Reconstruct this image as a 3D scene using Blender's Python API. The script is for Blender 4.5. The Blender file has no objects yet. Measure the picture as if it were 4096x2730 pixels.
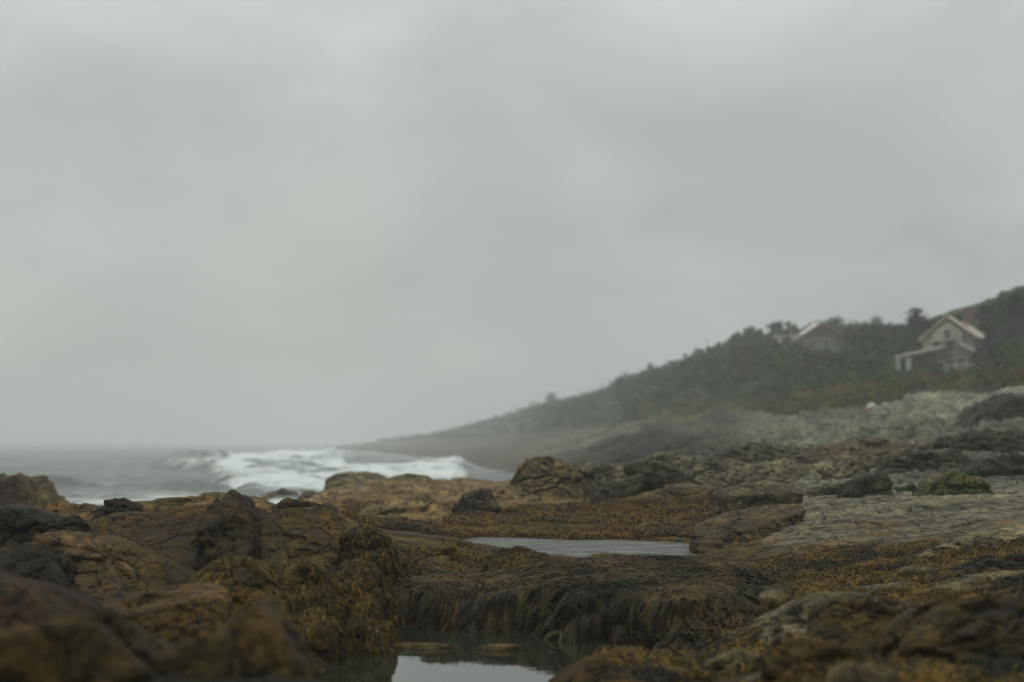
import bpy, bmesh, math, random
import numpy as np
from mathutils import Vector
from mathutils.bvhtree import BVHTree

S = bpy.context.scene
COL = S.collection
RNG = np.random.default_rng(7)
random.seed(7)

# ---------------------------------------------------------------- camera
F = 1024 * 50 / 36.0
CZ = 1.7
PITCH = math.atan(102 / F)
cam_d = bpy.data.cameras.new('camera')
cam = bpy.data.objects.new('camera', cam_d)
COL.objects.link(cam)
cam.location = (0, 0, CZ)
cam.rotation_euler = (math.pi / 2 + PITCH, 0, 0)
cam_d.lens = 50
cam_d.sensor_width = 36
cam_d.clip_start = 0.1
cam_d.clip_end = 20000
cam_d.dof.use_dof = True
cam_d.dof.focus_distance = 18.5
cam_d.dof.aperture_fstop = 0.78
S.camera = cam

# ---------------------------------------------------------------- world: overcast sky
SUN_EL, SUN_AZ = 48.0, 320.0
W = bpy.data.worlds.new('World')
S.world = W
W.use_nodes = True
nt = W.node_tree
nt.nodes.clear()
def N(t, ty, **kw):
    n = t.nodes.new(ty)
    for k, v in kw.items():
        setattr(n, k, v)
    return n
sky = N(nt, 'ShaderNodeTexSky', sky_type='NISHITA')
sky.sun_disc = False
sky.sun_elevation = math.radians(SUN_EL)
sky.sun_rotation = math.radians(SUN_AZ)
sky.dust_density = 4
tc = N(nt, 'ShaderNodeTexCoord')
mp = N(nt, 'ShaderNodeMapping')
mp.inputs['Scale'].default_value = (1, 1, 1.9)
nt.links.new(tc.outputs['Generated'], mp.inputs['Vector'])
n1 = N(nt, 'ShaderNodeTexNoise')
n1.inputs['Scale'].default_value = 5.5
n1.inputs['Detail'].default_value = 4
n1.inputs['Distortion'].default_value = 0.5
nt.links.new(mp.outputs[0], n1.inputs['Vector'])
cr = N(nt, 'ShaderNodeValToRGB')
cr.color_ramp.elements[0].position = 0.3
cr.color_ramp.elements[0].color = (0.79, 0.84, 0.845, 1)
cr.color_ramp.elements[1].position = 0.72
cr.color_ramp.elements[1].color = (1.06, 1.13, 1.10, 1)
e = cr.color_ramp.elements.new(0.52); e.color = (0.92, 0.985, 0.97, 1)
nt.links.new(n1.outputs['Fac'], cr.inputs[0])
n2 = N(nt, 'ShaderNodeTexNoise')
n2.inputs['Scale'].default_value = 2.6
n2.inputs['Detail'].default_value = 2
mp2 = N(nt, 'ShaderNodeMapping'); mp2.inputs['Location'].default_value = (3.1, 0.4, 1.2)
nt.links.new(tc.outputs['Generated'], mp2.inputs['Vector'])
nt.links.new(mp2.outputs[0], n2.inputs['Vector'])
cr2 = N(nt, 'ShaderNodeValToRGB')
cr2.color_ramp.elements[0].position = 0.35
cr2.color_ramp.elements[0].color = (0.99, 0.99, 1.005, 1)
cr2.color_ramp.elements[1].position = 0.68
cr2.color_ramp.elements[1].color = (1.025, 1.02, 0.94, 1)
nt.links.new(n2.outputs['Fac'], cr2.inputs[0])
mu = N(nt, 'ShaderNodeMixRGB', blend_type='MULTIPLY'); mu.inputs[0].default_value = 1
nt.links.new(cr.outputs[0], mu.inputs[1]); nt.links.new(cr2.outputs[0], mu.inputs[2])
# an overcast sky is brighter overhead than at the horizon
sx = N(nt, 'ShaderNodeSeparateXYZ'); nt.links.new(tc.outputs['Generated'], sx.inputs[0])
mr = N(nt, 'ShaderNodeMapRange')
mr.inputs[1].default_value = 0.22; mr.inputs[2].default_value = 0.9
SKY_H, SKY_Z = 5.15, 17
mr.inputs[3].default_value = SKY_H; mr.inputs[4].default_value = SKY_Z
nt.links.new(sx.outputs['Z'], mr.inputs[0])
mu2 = N(nt, 'ShaderNodeVectorMath', operation='SCALE')
nt.links.new(mu.outputs[0], mu2.inputs[0]); nt.links.new(mr.outputs[0], mu2.inputs['Scale'])
# added dimming of the unseen low sky behind the camera, darkens rock fronts
ma1 = N(nt, 'ShaderNodeMath', operation='MULTIPLY_ADD'); ma1.inputs[1].default_value = 1.1; nt.links.new(sx.outputs['Z'], ma1.inputs[0]); nt.links.new(sx.outputs['Y'], ma1.inputs[2])
mr2 = N(nt, 'ShaderNodeMapRange', interpolation_type='SMOOTHSTEP'); mr2.inputs[1].default_value = -0.35; mr2.inputs[2].default_value = 0.55
mr2.inputs[3].default_value = 0.16; mr2.inputs[4].default_value = 1.0
nt.links.new(ma1.outputs[0], mr2.inputs[0])
mu3 = N(nt, 'ShaderNodeVectorMath', operation='SCALE'); nt.links.new(mu2.outputs[0], mu3.inputs[0]); nt.links.new(mr2.outputs[0], mu3.inputs['Scale'])
mu2 = mu3
mx = N(nt, 'ShaderNodeMixRGB'); mx.inputs[0].default_value = 0.92
nt.links.new(sky.outputs[0], mx.inputs[1]); nt.links.new(mu2.outputs[0], mx.inputs[2])
bg = N(nt, 'ShaderNodeBackground'); bg.inputs['Strength'].default_value = 0.1
nt.links.new(mx.outputs[0], bg.inputs['Color'])
wo = N(nt, 'ShaderNodeOutputWorld'); nt.links.new(bg.outputs[0], wo.inputs['Surface'])

# ---------------------------------------------------------------- veiled sun
sd = bpy.data.lights.new('sun', 'SUN')
sd.energy = 0.5; sd.angle = math.radians(25); sd.color = (1.0, 0.96, 0.9)
sun = bpy.data.objects.new('sun', sd); COL.objects.link(sun)
el, az = math.radians(SUN_EL), math.radians(SUN_AZ)
sdir = Vector((math.sin(az) * math.cos(el), math.cos(az) * math.cos(el), math.sin(el)))
sun.rotation_euler = sdir.to_track_quat('Z', 'Y').to_euler()

S.view_settings.view_transform = 'Standard'
S.view_settings.look = 'None'
S.view_settings.exposure = 0
S.view_settings.gamma = 1
S.view_settings.use_curve_mapping = False
S.render.engine = 'CYCLES'
S.cycles.use_denoising = True
S.cycles.volume_bounces = 1
S.cycles.max_bounces = 6
S.cycles.diffuse_bounces = 2
S.cycles.glossy_bounces = 3

# ---------------------------------------------------------------- numeric noise
def _hash(ix, iy, iz, seed=0):
    h = (ix.astype(np.int64) * 374761393 + iy.astype(np.int64) * 668265263 + iz.astype(np.int64) * 2147483647 + seed * 1274126177) & 0xffffffff
    h = ((h ^ (h >> 13)) * 1274126177) & 0xffffffff
    h = ((h ^ (h >> 16)) * 2246822519) & 0xffffffff
    return ((h ^ (h >> 15)) & 0xffffff) / float(0xffffff)

def vnoise(p, seed=0):
    i = np.floor(p); f = p - i
    f = f * f * f * (f * (f * 6 - 15) + 10)
    i = i.astype(np.int64)
    r = 0
    for a in (0, 1):
        wx = f[:, 0] if a else 1 - f[:, 0]
        for b in (0, 1):
            wy = f[:, 1] if b else 1 - f[:, 1]
            for c in (0, 1):
                wz = f[:, 2] if c else 1 - f[:, 2]
                r = r + wx * wy * wz * _hash(i[:, 0] + a, i[:, 1] + b, i[:, 2] + c, seed)
    return r * 2 - 1

def fbm(p, octs=4, seed=0, gain=0.5, lac=2.03):
    r = 0; a = 1.0; t = 0
    for k in range(octs):
        r = r + a * vnoise(p + k * 17.3, seed + k)
        t += a; a *= gain; p = p * lac
    return r / t

def cells(p, seed=0):
    """3-D cellular noise: F1, F2, cell hash (3 of them), offset to the cell's point"""
    i = np.floor(p).astype(np.int64)
    n = len(p)
    f1 = np.full(n, 9.0); f2 = np.full(n, 9.0)
    hv = np.zeros((n, 3)); off = np.zeros((n, 3))
    flat = np.ptp(p[:, 2]) == 0
    for a in (-1, 0, 1):
        for b in (-1, 0, 1):
            for c in ((0,) if flat else (-1, 0, 1)):
                jx, jy, jz = i[:, 0] + a, i[:, 1] + b, i[:, 2] + c
                h = np.stack([_hash(jx, jy, jz, seed + 11), _hash(jx, jy, jz, seed + 23), _hash(jx, jy, jz, seed + 37)], 1)
                q = np.stack([jx, jy, jz], 1) + h * (np.array([1, 1, 0.0]) if flat else 1)
                o = p - q
                dd = np.sqrt((o * o).sum(1))
                m = dd < f1
                f2 = np.where(m, f1, np.minimum(f2, dd))
                f1 = np.where(m, dd, f1)
                hv[m] = h[m]; off[m] = o[m]
    return f1, f2, hv, off

def sstep(a, b, x):
    t = np.clip((x - a) / (b - a), 0, 1)
    return t * t * (3 - 2 * t)

# ---------------------------------------------------------------- view helpers
CP, SP = math.cos(PITCH), math.sin(PITCH)
def P(u, v, d):
    """the point of the place at depth d (metres north of the camera) that the photo shows at u, v"""
    x = (u - 512) / F; y = (341 - v) / F
    Y = CP - y * SP
    return np.array([x / Y * d, d, CZ + (SP + y * CP) / Y * d])

def inpoly(px, py, poly):
    r = np.zeros(px.shape, bool)
    n = len(poly)
    for k in range(n):
        x1, y1 = poly[k]; x2, y2 = poly[(k + 1) % n]
        if y1 == y2: continue
        c = ((y1 > py) != (y2 > py)) & (px < (x2 - x1) * (py - y1) / (y2 - y1) + x1)
        r ^= c
    return r

# ---------------------------------------------------------------- mesh helpers
def tag(o, label=None, cat=None, group=None, kind=None):
    if label: o['label'] = label
    if cat: o['category'] = cat
    if group: o['group'] = group
    if kind: o['kind'] = kind
    return o

def np_mesh(name, V, Q, mat, parent=None, smooth=True, col=None, loc=None, tris=None):
    """V n*3, Q m*4 quads or m*3 tris"""
    me = bpy.data.meshes.new(name)
    V = np.asarray(V, np.float32)
    if loc is not None: V = V - np.asarray(loc, np.float32)
    Q = np.asarray(Q, np.int32)
    k = Q.shape[1]
    me.vertices.add(len(V)); me.vertices.foreach_set('co', V.ravel())
    me.loops.add(Q.size); me.loops.foreach_set('vertex_index', Q.ravel())
    me.polygons.add(len(Q))
    me.polygons.foreach_set('loop_start', np.arange(0, Q.size, k, dtype=np.int32))
    me.polygons.foreach_set('loop_total', np.full(len(Q), k, np.int32))
    me.polygons.foreach_set('use_smooth', np.full(len(Q), smooth))
    if col is not None:
        a = me.color_attributes.new('tint', 'FLOAT_COLOR', 'POINT')
        c = np.ones((len(V), 4), np.float32); c[:, :col.shape[1]] = col
        a.data.foreach_set('color', c.ravel())
    me.update(); me.validate()
    if mat: me.materials.append(mat)
    o = bpy.data.objects.new(name, me)
    COL.objects.link(o)
    if loc is not None: o.location = tuple(float(x) for x in loc)
    if parent: o.parent = parent
    return o

def grid_quads(nr, nc):
    i = np.arange(nr * nc).reshape(nr, nc)
    return np.stack([i[:-1, :-1], i[:-1, 1:], i[1:, 1:], i[1:, :-1]], -1).reshape(-1, 4)

# ---------------------------------------------------------------- materials
def mat_new(name):
    m = bpy.data.materials.new(name); m.use_nodes = True
    t = m.node_tree
    return m, t, t.nodes['Principled BSDF']

def wet_rock_mat(name, detail=1.0, rough=0.6):
    m, t, b = mat_new(name)
    L = t.links
    at = N(t, 'ShaderNodeAttribute', attribute_name='tint')
    g = N(t, 'ShaderNodeNewGeometry')
    def noise(sc, det=5, rg=0.6, vec=None, dist=0):
        n = N(t, 'ShaderNodeTexNoise'); n.inputs['Scale'].default_value = sc
        n.inputs['Detail'].default_value = det; n.inputs['Roughness'].default_value = rg
        n.inputs['Distortion'].default_value = dist
        L.new(vec or g.outputs['Position'], n.inputs['Vector']); return n
    def ramp(src, stops):
        r = N(t, 'ShaderNodeValToRGB'); el = r.color_ramp.elements
        el[0].position, el[0].color = stops[0][0], (*stops[0][1], 1)
        el[1].position, el[1].color = stops[-1][0], (*stops[-1][1], 1)
        for p_, c in stops[1:-1]:
            e_ = el.new(p_); e_.color = (*c, 1)
        L.new(src, r.inputs[0]); return r
    def mul(a, bb, fac=1.0):
        x = N(t, 'ShaderNodeMixRGB', blend_type='MULTIPLY'); x.inputs[0].default_value = fac
        L.new(a, x.inputs[1]); L.new(bb, x.inputs[2]); return x
    big = noise(1.3 * detail, 6, 0.62, dist=0.6)
    r1 = ramp(big.outputs['Fac'], [(0.3, (0.40, 0.38, 0.34)), (0.47, (0.9, 0.88, 0.84)), (0.6, (1.2, 1.15, 1.05)), (0.74, (1.8, 1.6, 1.3))])
    med = noise(8 * detail, 9, 0.82)
    r2 = ramp(med.outputs['Fac'], [(0.36, (0.18, 0.18, 0.17)), (0.5, (1.0, 1.0, 1.0)), (0.64, (2.1, 2.0, 1.85))])
    fine = noise(48 * detail, 4, 0.75)
    r3 = ramp(fine.outputs['Fac'], [(0.33, (0.3, 0.3, 0.3)), (0.67, (1.75, 1.75, 1.75))])
    c = mul(at.outputs['Color'], r1.outputs[0]); c = mul(c.outputs[0], r2.outputs[0]); c = mul(c.outputs[0], r3.outputs[0], 0.8)
    # dark algae stains and pale barnacle specks
    st = noise(3.1 * detail, 8, 0.7, dist=1.0)
    rs = ramp(st.outputs['Fac'], [(0.52, (0, 0, 0)), (0.6, (1, 1, 1))])
    ms = N(t, 'ShaderNodeMath', operation='MULTIPLY'); ms.inputs[1].default_value = 0.55
    L.new(rs.outputs[0], ms.inputs[0])
    mx_ = N(t, 'ShaderNodeMixRGB'); L.new(ms.outputs[0], mx_.inputs[0]); L.new(c.outputs[0], mx_.inputs[1])
    mx_.inputs[2].default_value = (0.028, 0.027, 0.02, 1)
    vo = N(t, 'ShaderNodeTexVoronoi'); vo.inputs['Scale'].default_value = 38 * detail
    L.new(g.outputs['Position'], vo.inputs['Vector'])
    rv = ramp(vo.outputs['Distance'], [(0.0, (1, 1, 1)), (0.22, (0, 0, 0))])
    bm = noise(2.2 * detail, 4, 0.6); rb = ramp(bm.outputs['Fac'], [(0.55, (0, 0, 0)), (0.68, (0.6, 0.6, 0.6))])
    mm = mul(rv.outputs[0], rb.outputs[0])
    mx2 = N(t, 'ShaderNodeMixRGB'); L.new(mm.outputs[0], mx2.inputs[0]); L.new(mx_.outputs[0], mx2.inputs[1])
    mx2.inputs[2].default_value = (0.24, 0.22, 0.17, 1)
    L.new(mx2.outputs[0], b.inputs['Base Color'])
    rr = ramp(med.outputs['Fac'], [(0.35, (rough - 0.1,) * 3), (0.65, (rough + 0.3,) * 3)])
    L.new(rr.outputs[0], b.inputs['Roughness'])
    b.inputs['Specular IOR Level'].default_value = 0.06
    # relief
    mpn = N(t, 'ShaderNodeMapping'); mpn.inputs['Scale'].default_value = (1, 1, 1.5); mpn.inputs['Rotation'].default_value = (0.2, 0.25, 0)
    L.new(g.outputs['Position'], mpn.inputs['Vector'])
    s1 = noise(6 * detail, 8, 0.75, mpn.outputs[0], 0.4)
    vc = N(t, 'ShaderNodeTexVoronoi', feature='DISTANCE_TO_EDGE'); vc.inputs['Scale'].default_value = 1.7 * detail
    dn = noise(3 * detail, 4, 0.6)
    ad = N(t, 'ShaderNodeVectorMath', operation='ADD'); L.new(mpn.outputs[0], ad.inputs[0])
    sc_ = N(t, 'ShaderNodeVectorMath', operation='SCALE'); sc_.inputs['Scale'].default_value = 0.5
    L.new(dn.outputs['Color'], sc_.inputs[0]); L.new(sc_.outputs[0], ad.inputs[1]); L.new(ad.outputs[0], vc.inputs['Vector'])
    rc = ramp(vc.outputs['Distance'], [(0.0, (0, 0, 0)), (0.035, (1, 1, 1))])
    rk = ramp(vc.outputs['Distance'], [(0.0, (.25, .25, .25)), (0.03, (1, 1, 1))])
    ck = mul(mx2.outputs[0], rk.outputs[0], .8)
    L.new(ck.outputs[0], b.inputs['Base Color'])
    b1 = N(t, 'ShaderNodeBump'); b1.inputs['Strength'].default_value = 0.8; b1.inputs['Distance'].default_value = 0.10 / detail
    L.new(s1.outputs['Fac'], b1.inputs['Height'])
    b2 = N(t, 'ShaderNodeBump'); b2.inputs['Strength'].default_value = 0.9; b2.inputs['Distance'].default_value = 0.07 / detail
    L.new(rc.outputs[0], b2.inputs['Height']); L.new(b1.outputs[0], b2.inputs['Normal'])
    b3 = N(t, 'ShaderNodeBump'); b3.inputs['Strength'].default_value = 0.7; b3.inputs['Distance'].default_value = 0.015 / detail
    L.new(fine.outputs['Fac'], b3.inputs['Height']); L.new(b2.outputs[0], b3.inputs['Normal'])
    L.new(b3.outputs[0], b.inputs['Normal'])
    return m

M_rock = wet_rock_mat('weathered_rock', 1.0)
M_ground = wet_rock_mat('shore_ground', 0.8, 0.62)

def leaf_mat(name, rough=0.55, spec=0.4, bright=1.0):
    m, t, b = mat_new(name)
    at = N(t, 'ShaderNodeAttribute', attribute_name='tint')
    g = N(t, 'ShaderNodeNewGeometry')
    n = N(t, 'ShaderNodeTexNoise'); n.inputs['Scale'].default_value = 2.0 if bright == 1 else 0.4
    t.links.new(g.outputs['Position'], n.inputs['Vector'])
    mr_ = N(t, 'ShaderNodeMapRange'); mr_.inputs[1].default_value = 0.3; mr_.inputs[2].default_value = 0.7
    mr_.inputs[3].default_value = 0.6; mr_.inputs[4].default_value = 1.4
    t.links.new(n.outputs['Fac'], mr_.inputs[0])
    x = N(t, 'ShaderNodeVectorMath', operation='SCALE')
    t.links.new(at.outputs['Color'], x.inputs[0]); t.links.new(mr_.outputs[0], x.inputs['Scale'])
    t.links.new(x.outputs[0], b.inputs['Base Color'])
    b.inputs['Roughness'].default_value = rough
    b.inputs['Specular IOR Level'].default_value = spec
    return m
M_weed = leaf_mat('wet_seaweed', 0.65, 0.07)
M_leaf = leaf_mat('scrub_leaves', 0.8, 0.05, 0.9)

def plain_mat(name, c, rough=0.7, scale=6, var=0.3):
    m, t, b = mat_new(name)
    g = N(t, 'ShaderNodeTexCoord')
    n = N(t, 'ShaderNodeTexNoise'); n.inputs['Scale'].default_value = scale; n.inputs['Detail'].default_value = 6
    t.links.new(g.outputs['Object'], n.inputs['Vector'])
    r = N(t, 'ShaderNodeValToRGB')
    r.color_ramp.elements[0].position = 0.3; r.color_ramp.elements[0].color = (*[x * (1 - var) for x in c], 1)
    r.color_ramp.elements[1].position = 0.7; r.color_ramp.elements[1].color = (*[min(1, x * (1 + var)) for x in c], 1)
    t.links.new(n.outputs['Fac'], r.inputs[0]); t.links.new(r.outputs[0], b.inputs['Base Color'])
    b.inputs['Roughness'].default_value = rough
    return m

# ================================================================ TERRAIN
TU = [-700, -300, 0, 150, 270, 330, 400, 512, 600, 700, 800, 900, 1024, 1300, 1700]
TAB = [
 (3.0,  [.2, .2, .1, .1, .0, -.1, -.3, -.4, -.35, -.2, 0, .1, .2, .3, .4]),
 (7.0,  [.4, .35, .30, .25, .0, -.2, -.45, -.5, -.40, -.20, .05, .15, .2, .4, .6]),
 (9.0,  [.4, .35, .30, .20, .0, -.25, -.45, -.45, .12, -.12, .12, .2, .3, .5, .7]),
 (11.3, [.4, .30, .25, .15, -.05, -.25, -.45, -.45, .12, .00, .15, .3, .35, .6, .8]),
 (13.0, [.4, .30, .30, .20, .0, -.2, -.45, -.5, -.40, -.12, .15, .25, .4, .6, .8]),
 (14.2, [.4, .35, .40, .30, .1, -.1, -.35, -.45, -.35, -.12, .14, .25, .4, .65, .8]),
 (15.5, [.5, .40, .45, .40, .3, .1, -.1, .0, .0, .05, .16, .27, .4, .7, .9]),
 (18.0, [.5, .45, .50, .50, .5, .2, .05, .05, .05, .10, .25, .35, .5, .8, 1.]),
 (20.5, [.3, .30, .45, .45, .45, .3, .1, .02, .02, .08, .34, .42, .55, .8, 1.1]),
 (22.5, [.0, .00, .30, .35, .40, .35, .1, -.1, -.12, .0, .40, .50, .6, .9, 1.2]),
 (25.0, [-.3, -.2, .10, .20, .30, .30, .15, -.05, -.1, .0, .48, .60, .72, 1., 1.3]),
 (28.0, [-.8, -.7, -.4, .0, .25, .30, .2, .12, .10, .14, .62, .75, .9, 1.2, 1.5]),
 (34.0, [-2, -1.8, -1.3, -.8, .0, .3, .34, .28, .25, .4, .75, .95, 1.1, 1.4, 1.8]),
 (42.0, [-3, -2.5, -2., -1.6, -.6, .3, .4, .40, .42, .6, .95, 1.15, 1.3, 1.8, 2.4]),
 (50.0, [-3, -3, -2.5, -2.2, -1.6, .1, .42, .35, .5, .8, 1.15, 1.35, 1.5, 2.1, 3.]),
 (60.0, [-3, -3, -3, -3, -2.5, -1.5, -.6, -.5, .4, .95, 1.45, 1.7, 2.1, 3.0, 4.]),
 (80.0, [-3, -3, -3, -3, -3, -2.5, -2., -1.6, .1, 1.2, 2.1, 2.9, 3.7, 5.4, 6.]),
 (95.0, [-3, -3, -3, -3, -3, -3, -2.2, -1.6, .25, 1.6, 2.8, 4.1, 5.7, 8., 9.]),
 (110., [-3, -3, -3, -3, -3, -3, -2.2, -1.6, .5, 2.2, 3.8, 5.7, 7.6, 10.5, 12.]),
 (128., [-3, -3, -3, -3, -3, -3, -2.2, -1.3, .8, 3.0, 5.6, 7.0, 8.7, 12., 14.]),
 (150., [-3, -3, -3, -3, -3, -3, -2.2, -.9, 1.1, 4.0, 8.5, 12.9, 17., 22., 24.]),
 (200., [-3, -3, -3, -3, -3, -3, -2., .3, 3.6, 12.6, 15.5, 17.6, 22.5, 28., 30.]),
 (280., [-3, -3, -3, -3, -3, -2.5, -1.2, 2.4, 11.8, 17.0, 18.5, 20., 25., 30., 32.]),
 (380., [-3, -3, -3, -3, -3, -1.5, .8, 7.8, 16., 19.5, 20., 19., 20., 23., 24.]),
 (500., [-3, -3, -3, -3, -3, -1.5, 3.2, 8., 12., 16., 18., 19., 20., 23., 24.]),
 (650., [-3, -3, -3, -3, -3, -1.2, 3.4, 8., 12., 16., 18., 19., 20., 23., 24.]),
 (1000., [-3, -3, -3, -3, -3, -3, 0, 6., 10., 14., 16., 17., 18., 20., 20.]),
]
_st = lambda d: float(np.interp(d, [150, 200, 280, 380, 500, 650, 1000], [1, 1.12, 1.3, 1.5, 1.65, 1.75, 1.8]))
TAB = [(d_ * _st(d_), [1.7 + (q_ - 1.7) * _st(d_) if q_ > 1.7 else q_ for q_ in r_]) for d_, r_ in TAB]
_ud = np.arange(-700, 1701, 8.0)
_ld = np.arange(math.log(3.0), math.log(1800.0) + 0.001, 0.015)
_tl = np.log([r[0] for r in TAB]); _tz = np.array([r[1] for r in TAB])
_rows = np.array([np.interp(_ud, TU, r) for r in _tz])
LUT = np.array([np.interp(_ld, _tl, _rows[:, k]) for k in range(len(_ud))]).T
def _blur(A, axis, n):
    for _ in range(n):
        B = np.roll(A, 1, axis); C_ = np.roll(A, -1, axis)
        if axis == 0: B[0] = A[0]; C_[-1] = A[-1]
        else: B[:, 0] = A[:, 0]; C_[:, -1] = A[:, -1]
        A = (B + 2 * A + C_) / 4
    return A
LUT = _blur(_blur(LUT, 1, 8), 0, 4)

def base_h(u, d):
    fu = np.clip((u + 700) / 8.0, 0, len(_ud) - 1.001); fd = np.clip((np.log(d) - _ld[0]) / 0.015, 0, len(_ld) - 1.001)
    i = fu.astype(int); j = fd.astype(int); a = fu - i; b = fd - j
    return (LUT[j, i] * (1 - a) * (1 - b) + LUT[j, i + 1] * a * (1 - b) + LUT[j + 1, i] * (1 - a) * b + LUT[j + 1, i + 1] * a * b)

POOL_A = [(452, 25.4), (480, 26.0), (530, 25.8), (570, 25.2), (620, 25.3), (670, 24.7), (705, 24.3), (712, 22.5), (700, 21.1), (640, 20.9), (600, 21.2), (575, 20.8), (545, 21.6), (505, 23.0), (470, 24.3)]
POOL_A_Z, POOL_B_Z, SEA_Z = 0.0, -0.2, -1.2

def height(x, y):
    u = 512 + F * x / y; d = y
    n = len(x)
    p2 = np.stack([x, y, np.zeros(n)], 1)
    # wander the lookup so no boundary runs straight
    wu = fbm(p2 * 0.55, 3, 5) * np.clip(26 * 13 / d, 5, 30); wd = 1 + 0.03 * fbm(p2 * 0.5 + 9, 3, 8)
    wamp = sstep(5, 9, d)
    U = u + wu * wamp; D = d * (1 + (wd - 1) * wamp)
    z = base_h(U, D)
    # weed-covered mound between the two pools
    fr = np.interp(U, [380, 450, 520, 600, 680, 740, 790], [14.9, 14.5, 14.1, 13.55, 13.3, 14.0, 15.5])
    top = 0.09 + 0.09 * sstep(490, 560, U) + 0.10 * fbm(p2 * 1.5 + 3, 3, 31) + 0.02
    top = top + 0.05 * np.exp(-((u - 495) / 16) ** 2 - ((d - 15.2) / 0.35) ** 2) 
    top = top - 0.09 * sstep(16.5, 20, d)
    top = top + 0.06 * np.exp(-((u - 560) / 26) ** 2 - ((d - 16.5) / 0.6) ** 2)
    fr = fr + 0.75 * fbm(p2 * 0.8 + 7, 3, 35)
    m = sstep(-0.15, 0.62 + 0.45 * fbm(p2 * .9, 2, 36), D - fr) * (1 - sstep(19.6, 21.2, D)) * sstep(370, 398, U) * (1 - sstep(735 - (D - 14) * 4, 795 - (D - 14) * 4, U))
    z = z * (1 - m) + top * m
    # mid pool basin
    ins = sdf_pool(u + wu * 0.25, d * (1 + (wd - 1) * 0.2))
    z = np.where(ins > 0, np.minimum(z, 0.03 - 0.5 * np.clip(ins, 0, 0.4)), np.where(ins > -0.5, np.maximum(z, 0.035), z))
    # rock structure
    tilt = np.stack([x * 0.95 + y * 0.3, y * 0.95 - x * 0.3, np.zeros(n)], 1)
    near = sstep(34, 28, d)
    land = sstep(-2.2, -1.4, z)
    right_far = sstep(560, 700, U) * sstep(27, 34, D) + 0.6 * sstep(480, 540, U) * sstep(60, 90, D)
    right_far = np.clip(right_far, 0, 1)
    slab = sstep(745, 790, U) * sstep(18.5, 20, D) * (1 - sstep(26, 28, D))
    hillm = np.clip((z - np.interp(U, [400, 512, 600, 700, 800, 900, 1024], [2.2, 3.0, 3.4, 4.3, 3.6, 3.9, 4.6])) / 0.5, 0, 1) * sstep(60, 75, d)
    def slabs(sx, sy, seed, warp):
        w = p2.copy(); w[:, 0] += 0.35 * fbm(p2 * 0.7 / sy, 2, seed); w[:, 1] += 0.35 * fbm(p2 * 0.7 / sy + 5, 2, seed + 1)
        q = np.stack([(w[:, 0] * 0.96 + w[:, 1] * 0.28) / sx, (w[:, 1] * 0.96 - w[:, 0] * 0.28) / sy, np.zeros(n)], 1)
        f1, f2, h, o = cells(q, seed)
        hgt = h[:, 0] - 0.5 + (h[:, 1] - 0.5) * 1.3 * o[:, 0] + (h[:, 2] - 0.15) * 1.1 * o[:, 1]
        return hgt, f2 - f1
    a1, g1 = slabs(2.6, 1.1, 41, 0); a2, g2 = slabs(0.95, 0.42, 57, 0); a3, g3 = slabs(8.0, 2.4, 77, 0)
    a4, g4 = slabs(17.0, 5.5, 91, 0)
    r = right_far * (1 - hillm)
    dz = r * (0.34 * a1 * (1 - sstep(70, 120, d) * .3) + 0.16 * a2 * (1 - sstep(60, 90, d)) + 0.95 * a3 * sstep(38, 60, d) + 0.7 * a4 * sstep(70, 110, d))
    dz -= r * 0.26 * (1 - sstep(0.0, 0.07, g1)) * (1 - sstep(70, 120, d))
    left = 1 - sstep(560, 640, U)
    mid_led = left * sstep(27, 33, D) * (1 - sstep(60, 70, D))
    dz += mid_led * (0.16 * a1 + 0.10 * a2)
    pool_m = sstep(-0.35, -0.1, z)
    nearrock = (1 - r) * (1 - mid_led) * (1 - m) * (1 - slab) * near * pool_m
    leftm = 1 - sstep(300, 400, U)
    dz += nearrock * (0.05 + 0.08 * leftm) * a2 + nearrock * (0.04 + 0.12 * leftm) * a1
    dz += slab * (0.10 * a1 + 0.035 * a2 + 0.08 * a3 - 0.10 * (1 - sstep(0, .05, g1)) * sstep(.1, .5, fbm(p2 * .5, 2, 88) + .4))
    dz += 0.03 * fbm(p2 * 2.3, 4, 3) * near * (0.5 + 0.5 * (1 - slab)) + 0.014 * fbm(p2 * 9, 3, 6) * near
    dz += (1 - near) * (0.05 + 0.0006 * d) * fbm(p2 * 0.9, 4, 13)
    dz += hillm * 0.8 * fbm(p2 * 0.06, 3, 19)
    z = z + dz * np.where((ins > -0.35), 0.25, 1.0) * land
    far_ = sstep(45, 70, d)
    return z, U, D, m, slab, hillm, r, ins, a1 * (1 - far_) + (a3 * .9 + a4 * .15) * far_

def sdf_pool(u, d):
    """rough signed distance (metres, + inside) to the mid pool outline"""
    x = (u - 512) / F * d; y = d
    best = np.full(x.shape, 99.0)
    pts = [((a - 512) / F * b, b) for a, b in POOL_A]
    near = (y > 19) & (y < 28) & (np.abs(x) < 6)
    xs, ys = x[near], y[near]
    bb = np.full(xs.shape, 99.0)
    for k in range(len(pts)):
        (x1, y1), (x2, y2) = pts[k], pts[(k + 1) % len(pts)]
        dx, dy = x2 - x1, y2 - y1
        t = np.clip(((xs - x1) * dx + (ys - y1) * dy) / (dx * dx + dy * dy), 0, 1)
        bb = np.minimum(bb, np.hypot(xs - x1 - t * dx, ys - y1 - t * dy))
    ins = inpoly(xs, ys, pts)
    best = -best; best[near] = np.where(ins, bb, -bb)
    return best

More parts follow.
